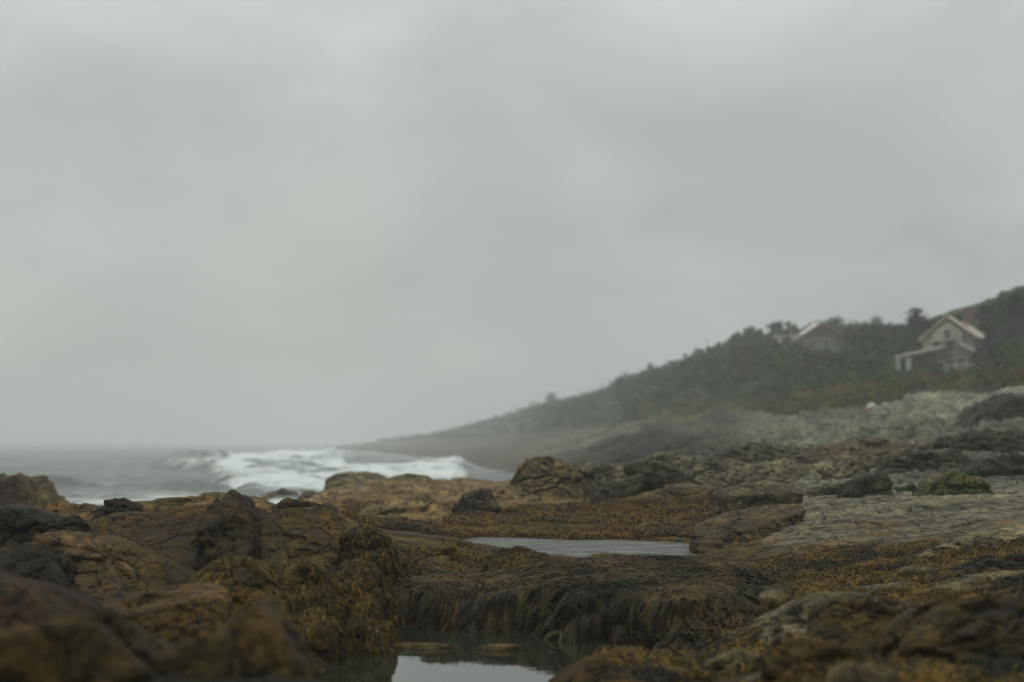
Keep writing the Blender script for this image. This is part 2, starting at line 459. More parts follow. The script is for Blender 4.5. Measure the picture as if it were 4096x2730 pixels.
ucols = np.concatenate([np.arange(-700, -60, 10.0), np.arange(-60, 1084, 1.6), np.arange(1084, 1701, 10.0)])
drows = [3.0]
while drows[-1] < 1790:
    d = drows[-1]
    drows.append(d * (1.008 if d < 9 else 1.0028 if d < 36 else 1.0045 if d < 120 else 1.012))
drows = np.array(drows)
UU, DD = np.meshgrid(ucols, drows)
TX = ((UU - 512) / F * DD).ravel(); TY = DD.ravel()
TZ, tU, tD, tm, tslab, thill, tr_, tins, ta1 = height(TX, TY)

# surface colour zones (albedo of the ground, near part darkened further below)
def lin(c): return np.array(c, float)
tan = lin((.17, .122, .062)); grey = lin((.150, .146, .118)); brown = lin((.085, .055, .022)); weedc = lin((.075, .05, .016))
green = lin((.022, .036, .009)); palegrey = lin((.20, .185, .14)); dark = lin((.05, .045, .032))
p2 = np.stack([TX, TY, np.zeros(len(TX))], 1)
nz = fbm(p2 * 0.5, 4, 201)[:, None]
col = np.tile(brown, (len(TX), 1))
def blend(c, target, w): return c * (1 - w[:, None]) + target * w[:, None]
col = blend(col, tan, np.clip((1 - sstep(600, 680, tU)) * sstep(29, 33, tD) * (1 - sstep(55, 62, tD)), 0, 1))
col = blend(col, tan * .8, (1 - sstep(330, 420, tU)) * sstep(15, 18, tD))
col = blend(col, grey * .92, np.clip(sstep(590, 680, tU) * sstep(31, 36, tD), 0, 1))
col = blend(col, lin((.078, .077, .058)), sstep(44, 60, tD))
col = blend(col, grey * .95, sstep(725, 770, tU) * sstep(25.5, 27.5, tD))
col = blend(col, palegrey, tslab)
col = blend(col, weedc, sstep(370, 420, tU) * (1 - sstep(700, 735, tU)) * sstep(24.5, 26, tD) * (1 - sstep(30.5, 33, tD)))
col = blend(col, weedc, tm)
col = blend(col, weedc * 1.1, sstep(690, 740, tU) * (1 - sstep(18.0, 19.2, tD)) * sstep(12.5, 13.5, tD))
gap = sstep(0.18, 0.3, fbm(p2 * np.array([0.5, 1.6, 1]), 3, 333)) * sstep(700, 780, tU) * (1 - sstep(18, 19, tD)) * sstep(8, 9, tD)
col = blend(col, palegrey * 1.05, gap)
ora = sstep(0.05, 0.3, fbm(p2 * 1.1, 3, 77)) * tslab * (1 - sstep(20.5, 22.5, tD))
col = blend(col, lin((.25, .14, .06)), ora * 0.7)
col = blend(col, dark, (1 - sstep(-0.3, -0.12, TZ)) * (1 - sstep(16, 18, TY)))
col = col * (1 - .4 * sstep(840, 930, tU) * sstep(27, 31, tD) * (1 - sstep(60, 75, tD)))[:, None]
col = blend(col, green, thill)
strip = thill * (1 - sstep(0.0, 2.2, TZ - np.interp(tU, [400, 512, 600, 700, 800, 900, 1024], [2.2, 3.0, 3.4, 4.3, 3.6, 3.9, 4.6]))) * sstep(640, 700, tU)
col = blend(col, lin((.14, .12, .02)), strip * sstep(-0.1, 0.25, fbm(p2 * np.array([.08, .2, 1]), 3, 91)))
_f = (tr_ * sstep(26, 34, TY))[:, None]
_st1 = fbm(p2 * np.array([.10, .75, 1]) * np.clip(40 / TY, .25, 1.5)[:, None], 5, 611, .65)[:, None]
col = col * (1 + _f * (0.55 * (ta1 / 1.3)[:, None] + (1.3 + 1.4 * sstep(45, 70, TY))[:, None] * _st1) * (1 - thill[:, None]))
col = col * (1 + 0.35 * nz)
_lm = col.mean(1, keepdims=True)
col = np.clip((_lm + (col - _lm) * 1.25) * (.68 + .30 * sstep(18, 32, TY))[:, None], 0.006, 0.6)  # near ground darkened in its colour, partly standing in for a vignette
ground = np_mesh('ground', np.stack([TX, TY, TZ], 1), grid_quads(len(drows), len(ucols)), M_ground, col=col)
tag(ground, kind='structure')

def ground_z(x, y):
    x = np.atleast_1d(np.asarray(x, float)); y = np.atleast_1d(np.asarray(y, float))
    return height(x, y)[0]

# ================================================================ SEA
def sea():
    uc = np.concatenate([np.arange(-900, -40, 12.0), np.arange(-40, 720, 1.6), np.arange(720, 1500, 12.0)])
    dr = [27.0]
    while dr[-1] < 2500:
        d = dr[-1]; dr.append(d * (1.0035 if d < 260 else 1.008 if d < 600 else 1.03))
    dr = np.array(dr)
    U, D = np.meshgrid(uc, dr)
    X = ((U - 512) / F * D).ravel(); Y = D.ravel(); U = U.ravel()
    p = np.stack([X, Y, np.zeros(len(X))], 1)
    V = 443 + (CZ - SEA_Z) * F / Y          # only used to lay out where the surf zone lies on the water
    wx = X + 5 * fbm(p * 0.03, 2, 1); wy = Y + 6 * fbm(p * 0.02 + 4, 3, 2)
    z = 0.30 * np.sin((wy * 0.96 + wx * 0.3) / 3.6) * (0.5 + 0.7 * fbm(p * 0.03, 2, 5)) + 0.22 * fbm(p * np.array([.12, .3, 1]), 4, 4) + 0.07 * fbm(p * np.array([.6, 1.2, 1]), 3, 9)
    q = fbm(p * np.array([.35, .8, 1]), 5, 14, 0.6); q2 = fbm(p * np.array([.05, .22, 1]), 4, 15)
    foam = np.zeros(len(X))
    def ridge(u0, u1, dm, hgt, wid, slope=0.0, bend=0.0, fm=0.0):
        nonlocal z, foam
        t = (U - (u0 + u1) / 2) / ((u1 - u0) / 2)
        env = np.clip(1 - t * t, 0, 1) ** 0.6
        c = dm * (1 + slope * t + bend * t * t) + 1.5 * fbm(p * 0.12, 2, int(u0))
        s = (Y - c) / wid
        prof = np.where(s < 0, np.exp(-(s * 2.1) ** 2), np.exp(-(s * 0.8) ** 2))
        z = z + hgt * env * prof
        if fm: foam = np.maximum(foam, fm * env * np.exp(-((s + 0.15) * 1.7) ** 2) * (0.75 + 0.6 * q))
    ridge(10, 100, 86, 0.8, 5.0, 0.04, 0.06)
    ridge(80, 215, 92, 0.55, 4.5, -.03, 0.02)
    ridge(145, 235, 84, 0.7, 4.5, 0.02, 0.05, 0.35)
    ridge(60, 160, 118, 0.5, 5, 0.05, 0, 0.55)
    ridge(140, 260, 150, 1.3, 6, -.08, 0.05, 0.8)
    ridge(230, 350, 125, 0.9, 5, .04, 0.05, 0.9)
    ridge(200, 300, 190, 1.1, 7, -.03, 0.04, 0.8)
    ridge(-80, 90, 140, 0.6, 7, 0.05, 0, 0.35)
    ridge(165, 240, 260, 1.3, 10, 0.03, 0.05, 0.5)
    ridge(240, 372, 330, 0.7, 14, -.05, 0.05, 1.0)
    ridge(300, 365, 205, 1.5, 8, 0.1, 0.0, 1.0)
    ridge(-300, 60, 230, 1.0, 14, 0.0, 0.0, 0.35)
    ridge(410, 486, 150, 0.7, 7, 0.03, 0.05, 1.1)
    ridge(290, 400, 110, 0.7, 8, 0.03, 0.05, 1.0)
    ridge(215, 330, 88, 0.5, 6, -.03, 0.05, 0.9)
    # broad surf apron in front of the ledges
    ul = np.interp(V, [444, 450, 455, 460, 470, 480, 490, 498, 506, 515], [270, 240, 185, 175, 200, 210, 222, 240, 255, 260])
    ur = np.interp(V, [444, 450, 455, 460, 470, 480, 490, 498, 506], [372, 366, 374, 400, 470, 470, 460, 440, 430])
    ap = sstep(-12, 26, U - ul) * sstep(-10, 12, ur - U)
    gapz = sstep(452, 456, V) * (1 - sstep(464, 468, V)) * sstep(338, 352, U)
    ap = ap * sstep(440, 330, Y) * (1 - .9 * gapz)
    apf = ap * np.clip(0.78 + 1.5 * fbm(p * np.array([.05, .16, 1]), 5, 61, .6) + 0.6 * q, 0.05, 1.2)
    rows = np.sin((wy * 1.0 + wx * .22) / 5.2 + 2.2 * fbm(p * .04, 2, 71))
    trough = sstep(.1, .8, rows + .9 * q) * np.clip(1.15 - sstep(210, 330, U), .25, 1)
    apf = apf * (1 - .75 * trough)
    z += ap * .35 * np.clip(-rows, 0, 1)
    foam = np.maximum(foam, apf)
    z += ap * (0.10 + 0.45 * q + 0.3 * fbm(p * np.array([.15, .3, 1]), 3, 62))
    # thin foam lace everywhere else
    lace = sstep(0.22, 0.5, q2 + 0.35 * q) * 0.5 * sstep(700, 200, Y)
    foam = np.maximum(foam, lace)
    # wash where the water meets the near rocks
    gz = base_h(np.clip(U, -700, 1700), np.clip(Y, 3, 1790))
    wash = np.exp(-((gz - SEA_Z) / 0.35) ** 2) * sstep(480, 380, U)
    foam = np.maximum(foam, wash * (0.7 + 0.7 * q))
    wash2 = sstep(57, 68, Y) * (1 - sstep(72, 84, Y)) * sstep(340, 120, U) * sstep(20, 60, U)
    foam = np.maximum(foam, wash2 * (0.75 + 0.8 * q))
    z = z * sstep(27, 60, Y) + SEA_Z
    foam = np.clip(foam, 0, 1)
    m, t, b = mat_new('sea_water')
    L = t.links
    at = N(t, 'ShaderNodeAttribute', attribute_name='tint')
    sep = N(t, 'ShaderNodeSeparateColor'); L.new(at.outputs['Color'], sep.inputs[0])
    g = N(t, 'ShaderNodeNewGeometry')
    mp_ = N(t, 'ShaderNodeMapping'); mp_.inputs['Scale'].default_value = (0.8, 1.6, 1); L.new(g.outputs['Position'], mp_.inputs['Vector'])
    n = N(t, 'ShaderNodeTexNoise'); n.inputs['Scale'].default_value = 1.1; n.inputs['Detail'].default_value = 8; n.inputs['Roughness'].default_value = 0.7
    L.new(mp_.outputs[0], n.inputs['Vector'])
    ma = N(t, 'ShaderNodeMath', operation='MULTIPLY_ADD'); L.new(n.outputs['Fac'], ma.inputs[0]); ma.inputs[1].default_value = 1.4; ma.inputs[2].default_value = -0.7
    a2 = N(t, 'ShaderNodeMath', operation='ADD'); L.new(ma.outputs[0], a2.inputs[0]); L.new(sep.outputs[0], a2.inputs[1])
    mr_ = N(t, 'ShaderNodeMapRange', interpolation_type='SMOOTHSTEP'); mr_.inputs[1].default_value = 0.26; mr_.inputs[2].default_value = 0.95
    L.new(a2.outputs[0], mr_.inputs[0])
    cm = N(t, 'ShaderNodeMixRGB'); cm.inputs[1].default_value = (0.040, 0.056, 0.040, 1); cm.inputs[2].default_value = (0.62, 0.66, 0.64, 1)
    L.new(mr_.outputs[0], cm.inputs[0]); L.new(cm.outputs[0], b.inputs['Base Color'])
    rm = N(t, 'ShaderNodeMapRange'); rm.inputs[3].default_value = 0.22; rm.inputs[4].default_value = 0.9
    L.new(mr_.outputs[0], rm.inputs[0]); L.new(rm.outputs[0], b.inputs['Roughness'])
    b.inputs['IOR'].default_value = 1.33
    bp = N(t, 'ShaderNodeBump'); bp.inputs['Strength'].default_value = 0.8; bp.inputs['Distance'].default_value = 0.25
    L.new(n.outputs['Fac'], bp.inputs['Height']); L.new(bp.outputs[0], b.inputs['Normal'])
    o = np_mesh('sea', np.stack([X, Y, z], 1), grid_quads(len(dr), len(uc)), m, col=np.stack([foam, foam, foam], 1))
    tag(o, kind='structure')
sea()

# ================================================================ TIDE POOLS
def pool_mat(name, sc, rough=0.04, bump=0.25, dist=0.02):
    m, t, b = mat_new(name)
    b.inputs['Base Color'].default_value = (0.018, 0.02, 0.012, 1)
    b.inputs['Roughness'].default_value = rough; b.inputs['IOR'].default_value = 1.45
    b.inputs['Specular IOR Level'].default_value = 0.9
    g = N(t, 'ShaderNodeNewGeometry')
    if rough > .1:
        mq = N(t, 'ShaderNodeMapping'); mq.inputs['Scale'].default_value = (.35, 1.3, 1); t.links.new(g.outputs['Position'], mq.inputs['Vector'])
        nq = N(t, 'ShaderNodeTexNoise'); nq.inputs['Scale'].default_value = 1.4; nq.inputs['Detail'].default_value = 5; t.links.new(mq.outputs[0], nq.inputs['Vector'])
        rq = N(t, 'ShaderNodeMapRange'); rq.inputs[1].default_value = .38; rq.inputs[2].default_value = .56; rq.inputs[3].default_value = .12; rq.inputs[4].default_value = .62
        t.links.new(nq.outputs['Fac'], rq.inputs[0]); t.links.new(rq.outputs[0], b.inputs['Roughness'])
    mp_ = N(t, 'ShaderNodeMapping'); mp_.inputs['Scale'].default_value = (sc * .35, sc, 1)
    t.links.new(g.outputs['Position'], mp_.inputs['Vector'])
    n = N(t, 'ShaderNodeTexNoise'); n.inputs['Scale'].default_value = 3; n.inputs['Detail'].default_value = 3
    t.links.new(mp_.outputs[0], n.inputs['Vector'])
    bp = N(t, 'ShaderNodeBump'); bp.inputs['Strength'].default_value = bump; bp.inputs['Distance'].default_value = dist
    t.links.new(n.outputs['Fac'], bp.inputs['Height']); t.links.new(bp.outputs[0], b.inputs['Normal'])
    return m
def pool(name, x0, x1, y0, y1, z, mat):
    V = [(x0, y0, z), (x1, y0, z), (x1, y1, z), (x0, y1, z)]
    o = np_mesh(name, V, [[0, 1, 2, 3]], mat, smooth=False); tag(o, kind='structure')
pool('tide_pool_water', -2.2, 3.6, 20.2, 26.8, POOL_A_Z, pool_mat('rippled_pool_water', 1.6, .16, 1.0, .35))
pool('near_pool_water', -2.9, 3.2, 3.0, 15.3, POOL_B_Z, pool_mat('still_pool_water', 0.5))

# ================================================================ ROCKS
ICO = {}
def ico(n):
    if n not in ICO:
        bm = bmesh.new(); bmesh.ops.create_icosphere(bm, subdivisions=n, radius=1.0)
        bm.verts.ensure_lookup_table()
        ICO[n] = (np.array([v.co[:] for v in bm.verts]), np.array([[v.index for v in f.verts] for f in bm.faces]))
        bm.free()
    return ICO[n]

WEEDY = {}
ROCKV = []
def hull_planes(pts):
    bm = bmesh.new()
    for q in pts: bm.verts.new(q)
    r = bmesh.ops.convex_hull(bm, input=bm.verts[:])
    bm.verts.ensure_lookup_table()
    hv = np.array([v.co[:] for v in bm.verts if v.link_faces])
    c = (hv.max(0) + hv.min(0)) / 2 * .5 + hv.mean(0) * .5
    pl = []
    bm.normal_update()
    for f in bm.faces:
        n = np.array(f.normal[:])
        if np.linalg.norm(n) < .5: continue
        h = float(n @ (np.array(f.verts[0].co[:]) - c))
        if h < 0: n, h = -n, -h
        h = max(h, 1e-3)
        if any(n @ a > 0.985 and abs(h - b_) < 0.12 * max(h, b_) for a, b_ in pl): continue
        pl.append((n, h))
    bm.free()
    return c, np.array([a for a, _ in pl]), np.array([b_ for _, b_ in pl]), hv

def rock(name, label, out, d0, t, lean, tint, p=18, seed=0, amp=1.0, sub=5, group=None, cat='rock', weed=0, strat=0.0, sink=0.3):
    dep = [(q_[2] if len(q_) > 2 else None) for q_ in out]; out = np.array([q_[:2] for q_ in out], float); p = p * 1.7
    v0, v1 = out[:, 1].min(), out[:, 1].max()
    pts = []
    for (u, v), de in zip(out, dep):
        f = (v - v0) / max(v1 - v0, 1)
        a = P(u, v, de if de else d0 + lean * (1 - f)); pts.append(a)
    A = np.array(pts); c = A.mean(0)
    B = A.copy(); B[:, 0] = c[0] + (B[:, 0] - c[0]) * 0.85 * (d0 + t) / d0; B[:, 1] += t
    B[:, 2] = np.where(B[:, 2] > c[2], c[2] + (B[:, 2] - c[2]) * 0.8, B[:, 2])
    # the rear of a rock never rises above its crest
    B[:, 2] = np.minimum(B[:, 2], CZ + (A[:, 2] - CZ) * B[:, 1] / A[:, 1] - .04 * t)
    zb = min(A[:, 2].min(), float(ground_z([c[0]], [c[1]])[0])) - sink
    lowA = A[A[:, 2] < c[2]]; lowB = B[B[:, 2] < c[2]]
    low = np.concatenate([lowA, lowB]); low[:, 2] = zb; low[:, 0] = c[0] + (low[:, 0] - c[0]) * .95
    c, Nn, H, hv = hull_planes(np.concatenate([A, B, low]))
    ext = (hv.max(0) - hv.min(0)) / 2
    d, faces = ico(sub)
    q = d * ext; q = q / np.linalg.norm(q, axis=1)[:, None]
    s = np.maximum(q @ Nn.T / H, 0)
    r = 1.0 / np.power(np.power(s, p).sum(1), 1.0 / p)
    V = c + q * r[:, None]
    se_ = np.sort(ext); sz = min(se_[1] * 2, se_[0] * 2.6)
    w = V + seed * 13.7
    dd = 0.055 * fbm(w * 1.3 / sz, 3, seed + 1) + 0.04 * fbm(w * 4 / sz, 3, seed + 2) + 0.016 * fbm(w * 13 / sz, 3, seed + 3)
    ww = w + 0.25 * sz * np.stack([fbm(w * 1.5 / sz, 2, seed + 4), fbm(w * 1.5 / sz, 2, seed + 5), fbm(w * 1.5 / sz, 2, seed + 6)], 1)
    f1, f2, h, o = cells(ww * np.array([2.0, 2.0, 2.8]) / sz, seed)
    dd += 0.10 * (h[:, 0] - .5) + 0.10 * ((h - .5) * o).sum(1) - 0.055 * (1 - sstep(0, .09, f2 - f1))
    f1, f2, h, o = cells(ww * np.array([5.0, 5.0, 7]) / sz, seed + 9)
    dd += 0.04 * (h[:, 0] - .5) + 0.05 * ((h - .5) * o).sum(1) - 0.022 * (1 - sstep(0, .12, f2 - f1))
    if strat:
        tz = (V[:, 2] + 0.18 * V[:, 0] + 0.1 * fbm(w * 2 / sz, 2, seed)) * 9 / sz
        dd += strat * (np.abs((tz % 1) - .5) - .25) * 0.16
    crk = ww * np.array([1.1, 1.1, 1.5]) / sz + 3.3
    f1, f2, h, o = cells(crk + .12 * np.stack([fbm(w * 5 / sz, 3, seed + 7)] * 3, 1), seed + 31)
    crack = (1 - sstep(0, .045, f2 - f1)) * sstep(-.25, .05, fbm(w * 1.2 / sz, 2, seed + 41))
    if name == 'rock_block' or d0 > 24: crack = crack * .35
    dd = dd * amp - crack * .055 + .05 * ((h - .5) * o).sum(1)
    V = V + q * (dd * sz)[:, None]
    n1_ = fbm(w * 1.1 / sz * 1.5, 3, seed + 21); n2_ = fbm(w * 3.5 / sz, 3, seed + 22)
    tt = np.array(tint, float); lm = tt.mean(); wf = float(sstep(14, 26, d0)); tt = tt * (np.array([1.10, 1.0, .78]) * (1 - wf) + np.array([1.03, 1.0, .90]) * wf); tt = np.clip((lm + (tt - lm) * (1.2 - .1 * wf)) * (.66 + .44 * wf), .004, 1)  # nearer rocks get a darker tint, partly vignette put into the colour
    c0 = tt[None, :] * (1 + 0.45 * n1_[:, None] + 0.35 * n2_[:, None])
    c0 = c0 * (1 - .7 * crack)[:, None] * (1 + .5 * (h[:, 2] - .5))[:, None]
    if weed:
        g_ = sstep(-.1, .3, n2_ + (weed - 1) * .5)[:, None]
        c0 = c0 * (1 - g_) + lin((.085, .055, .014)) * g_
    c0 = np.clip(c0, .006, .6)
    loc = (c[0], c[1], zb)
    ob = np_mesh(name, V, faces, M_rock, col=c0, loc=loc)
    tag(ob, label, cat, group)
    ROCKV.append((V, faces, weed, name))
    return ob

TAN = (.165, .122, .066); BRN = (.105, .07, .034); DBRN = (.075, .052, .028); GRY = (.14, .13, .098); DGR = (.068, .06, .042)
BLK = (.034, .028, .018); WEED = (.08, .052, .016); RED = (.10, .055, .038); PGR = (.21, .195, .155); OLV = (.09, .07, .032)
GL = 'rocks of the brown outcrop by the waves'
rock('rock_slab', 'broad dark brown sloping slab filling the middle of the left outcrop', [(78,524),(110,513),(150,509),(205,505),(240,502),(248,522),(245,552),(215,564),(150,590),(100,597),(75,565),(60,540)], 14.4, 2.2, 2.4, DBRN, 22, 1, 0.28, 6, GL)
rock('rock', 'pointed black and brown rock peak rising highest on the left outcrop', [(196,528),(212,505),(227,492),(231,491),(242,508),(252,540),(247,560),(222,566),(203,548)], 14.3, 1.2, 1.6, (.05,.038,.022), 18, 2, .85, 5, GL)
rock('rock_ledge', 'tan ledge along the skyline of the left outcrop, against the waves', [(120,503),(150,500),(180,496),(230,493),(252,497),(275,507),(280,520),(100,525),(95,512)], 18.6, 1.8, 1.3, TAN, 14, 3, .8, 5, GL, strat=.5)
rock('rock', 'black weedy hump on the skyline left of the tan ledge', [(90,514),(98,502),(110,498),(124,501),(133,512),(128,522),(95,524)], 18.0, 1.2, .6, (.035,.033,.024), 12, 4, 1.0, 5, GL)
rock('rock_ledge', 'low reddish tan ledge at the far left edge beside the surf', [(8,520),(30,509),(60,502),(85,503),(108,512),(112,530),(60,538),(10,536)], 18.4, 2, 1.4, (.15,.10,.052), 12, 5, .8, 5, GL)
rock('rock', 'black rock cut by the left edge of the picture under the reddish ledge', [(-30,500),(0,504),(14,507),(32,518),(46,532),(20,550),(-30,555)], 16.4, 1.6, .8, BLK, 14, 6, 1, 5, GL)
rock('rock', 'small round black boulder behind the grey brown boulder', [(40,534),(52,519),(64,515),(80,519),(94,530),(98,540),(50,544)], 15.6, 1, .6, (.03,.028,.022), 10, 7, 1, 5, GL)
rock('boulder', 'rough grey brown boulder at the left with a pitted rounded side', [(28,536),(60,529),(85,535),(100,548),(116,575),(123,598),(95,608),(50,606),(35,580)], 12.3, 1.9, 1.6, (.12,.088,.06), 14, 8, 0.8, 6, GL, 'boulder')
rock('rock', 'black rock face left of the grey brown boulder', [(-20,560),(4,548),(24,541),(48,546),(60,575),(62,604),(20,610),(-20,600)], 11.9, 1.5, 1.0, BLK, 14, 9, 0.6, 5, GL)
rock('rock_slab', 'wedge shaped brown slab under the diagonal crack of the broad slab', [(97,560),(118,546),(134,547),(158,562),(187,578),(180,595),(110,602),(92,585)], 13.2, 1.4, 1.0, (.085,.062,.032), 18, 10, 0.3, 5, GL)
rock('rock_block', 'long low block with a pale orange flat top in front of the slab', [(74,611,10.9),(100,602,11.3),(140,592,11.6),(190,582,11.9),(214,583,11.9),(222,590,11.2),(78,617,10.6),(110,614,10.6),(150,606,10.7),(200,597,10.8),(225,592,10.9),(229,615,10.7),(222,640,10.5),(150,654,10.4),(90,654,10.4),(70,630,10.5)], 10.6, .5, .5, (.135,.095,.055), 26, 11, 0.35, 6, GL, 'rock')
rock('boulder', 'brown boulder with orange weed on its right shoulder, right of the long block', [(182,584),(205,564),(225,555),(255,560),(276,585),(287,612),(284,636),(240,645),(222,620),(195,605)], 12.2, 1.6, 1.1, (.095,.065,.03), 12, 12, 0.5, 6, GL, 'boulder', weed=.9)
rock('rock', 'narrow dark rib of rock just right of the peak', [(248,520),(258,512),(272,520),(284,545),(288,572),(270,582),(252,565)], 14.9, 1.5, 1.5, (.06,.048,.03), 14, 13, 0.5, 5, GL)
rock('rock', 'smooth olive brown rib of rock in the middle of the ribbed slope', [(262,513),(285,507),(305,508),(322,524),(336,550),(340,588),(322,604),(292,585),(284,550)], 14.6, 1.8, 2.2, (.125,.092,.045), 14, 14, 0.4, 6, GL)
rock('rock', 'rightmost tan rib of the ribbed slope beside a dark cleft', [(298,506),(322,506),(342,520),(362,545),(378,568),(372,590),(345,586),(326,555),(306,530)], 15.4, 1.8, 2.0, (.13,.095,.045), 14, 15, 0.45, 5, GL, strat=.5)
rock('rock_ledge', 'thin dark ledge at the top behind the ribbed slope', [(270,510),(283,501),(305,501),(328,504),(334,514),(300,520),(270,518)], 18.0, 1.0, .6, (.05,.042,.028), 16, 16, .8, 5, GL)
rock('boulder', 'dark weed draped boulder below the ribbed slope', [(272,585),(286,563),(310,558),(326,575),(338,600),(340,640),(290,652),(275,620)], 12.4, 1.5, 1.0, OLV, 9, 17, 1.1, 5, GL, 'boulder', weed=1.0)
rock('boulder', 'large rounded boulder coated in golden weed at the foot of the outcrop', [(330,612),(333,572),(342,561),(358,559),(374,573),(379,598),(373,620),(348,630)], 13.2, 1.5, .9, OLV, 9, 18, 1.0, 5, GL, 'boulder', weed=1.2)
rock('rock', 'upright rusty knob with a pale top standing alone above the weed', [(338,562),(342,538),(352,525),(368,526),(384,539),(389,556),(385,570),(350,574)], 15.0, 1.3, .6, (.11,.075,.036), 12, 19, 1.1, 5, GL, weed=.7)
rock('rock', 'weed covered rock sloping down to the right from the golden boulder', [(380,575),(395,560),(414,564),(438,579),(432,600),(400,612),(378,615)], 16.4, 1.2, .5, OLV, 9, 20, 1.0, 5, GL, weed=1.2)
rock('rock', 'low dark weedy stone between the golden boulder and the near pool', [(300,655),(320,625),(355,616),(382,624),(390,640),(370,652)], 12.9, 1.2, .5, (.06,.048,.02), 8, 201, 1.0, 5, GL, weed=1.0)
GF = 'blurred rocks closest to the camera'
rock('boulder', 'blurred pointed boulder with a pale peak at the bottom left', [(206,650),(222,622),(238,608),(249,602),(260,607),(282,631),(302,662),(310,730),(190,730)], 7.6, 1.0, .35, (.105,.082,.052), 16, 21, .45, 5, GF, 'boulder')
rock('rock', 'blurred low ridge with a pale rim running left from the pointed boulder', [(100,676),(130,660),(165,646),(205,632),(228,624),(235,650),(235,730),(90,730)], 7.4, .8, .3, (.095,.078,.052), 18, 212, .4, 5, GF)
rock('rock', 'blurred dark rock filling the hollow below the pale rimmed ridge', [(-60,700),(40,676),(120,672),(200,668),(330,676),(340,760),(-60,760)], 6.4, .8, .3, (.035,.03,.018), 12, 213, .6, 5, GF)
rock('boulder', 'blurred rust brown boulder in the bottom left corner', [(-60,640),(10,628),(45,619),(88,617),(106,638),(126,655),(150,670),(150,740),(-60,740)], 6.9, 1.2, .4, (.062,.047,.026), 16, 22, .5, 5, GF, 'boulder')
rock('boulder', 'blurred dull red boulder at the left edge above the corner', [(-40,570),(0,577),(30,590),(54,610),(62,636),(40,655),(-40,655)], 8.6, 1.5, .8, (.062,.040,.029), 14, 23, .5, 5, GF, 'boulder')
# rocks in and beside the surf
rock('sea_rock', 'tall dark brown rock standing in the surf at the left edge', [(-25,476),(0,475),(16,474),(26,486),(33,500),(34,520),(-25,520)], 38, 3.0, .6, (.075,.052,.03), 14, 24, .9, 5, None, 'rock', sink=1.2)
rock('sea_rock', 'low brown rock in the surf right of the tall dark one', [(26,500),(35,491),(46,493),(52,502),(52,514),(28,516)], 36, 1.8, .4, (.08,.062,.036), 12, 25, 1, 5, None, 'rock', sink=1.0)
rock('sea_rock', 'larger of two flat dark rocks awash in white foam', [(252,497),(262,492),(275,489),(290,491),(292,497),(270,500)], 63, 4, .5, (.08,.065,.04), 14, 26, 1, 4, None, 'rock', sink=.6)
rock('sea_rock', 'small flat dark rock awash in white foam, right of the larger one', [(296,497),(303,491),(314,492),(321,497),(308,499)], 60, 3, .4, (.07,.058,.038), 14, 27, 1, 4, None, 'rock', sink=.6)
rock('rock_shelf', 'grey shelf jutting into the white surf behind the tan ledges', [(322,482),(330,474),(352,471),(375,474),(388,482),(380,490),(326,490)], 54, 6, 1, (.115,.10,.07), 16, 28, .8, 5, None, 'rock', strat=.6)
rock('rock_shelf', 'dark humped shelf beside the white breaker in the middle', [(380,484),(392,476),(408,473),(424,475),(436,481),(430,488),(386,489)], 48, 4, 1, (.075,.066,.048), 14, 29, .8, 5, None, 'rock')
GM = 'tan ledges behind the weed flat'
rock('rock_ledge', 'broad tan ledge sloping to the sea left of the weed flat', [(300,498),(330,489),(370,486),(420,486),(440,492),(450,512),(400,522),(330,522)], 33, 5, 6, (.165,.125,.07), 9, 30, .8, 6, GM, strat=.3)
rock('rock_ledge', 'small tan hump at the left end of the ledges, near the foam', [(262,512),(280,500),(300,496),(316,500),(330,512),(320,524),(270,522)], 27, 2.5, 1.5, TAN, 10, 31, .9, 5, GM)
rock('rock_ledge', 'tan outcrop with green stains behind the rusty knob', [(345,528),(362,508),(392,502),(430,500),(448,512),(440,532),(380,542)], 26.5, 3, 2, (.155,.118,.06), 10, 32, .9, 5, GM)
rock('rock', 'pair of sharp dark wedges of stone leaning on the tan ledge', [(452,512),(460,497),(472,491),(488,487),(494,498),(500,512),(480,520)], 30, 1.6, .5, (.065,.055,.036), 22, 33, 1.1, 5, GM)
rock('rock', 'low orange tan rock joining the wedges to the great boulders', [(436,500),(470,486),(520,484),(540,496),(540,515),(500,520),(445,518)], 32.5, 3, 2, (.16,.12,.072), 10, 34, .9, 5, GM)
GB = 'great boulders in the middle distance'
rock('boulder', 'big brown and grey boulder leftmost of the great boulders', [(506,502),(520,476),(534,457),(550,454),(568,461),(582,476),(590,500),(572,510),(540,514),(510,512)], 33.5, 3.5, 1.4, (.125,.098,.062), 14, 35, 1, 6, GB, 'boulder')
rock('boulder', 'dark angular boulder tucked between the two biggest boulders', [(566,480),(576,462),(600,461),(622,468),(634,480),(628,500),(596,510),(572,508)], 33.9, 3, 1.2, (.085,.078,.058), 22, 36, 1, 5, GB, 'boulder')
rock('boulder', 'widest grey boulder of the middle distance with a sloping right side', [(616,498),(626,470),(648,457),(668,452),(697,456),(718,472),(745,492),(735,508),(660,512),(622,510)], 34.6, 4, 2.0, (.105,.098,.074), 12, 37, 1, 6, GB, 'boulder')
rock('rock_slab', 'thin dark tilted plate lying along the front of the widest boulder', [(588,502),(600,490),(628,478),(642,473),(646,480),(630,492),(606,504)], 33.0, 1.0, .5, (.045,.04,.028), 24, 38, .8, 5, GB, 'rock')
rock('rock_slab', 'dark overhanging plate on top of the widest boulder', [(624,462),(650,459),(680,466),(702,484),(698,490),(670,476),(630,470)], 34.2, 1.2, .4, (.05,.046,.034), 24, 39, .8, 5, GB, 'rock')
GR = 'squared blocks on the right shore'
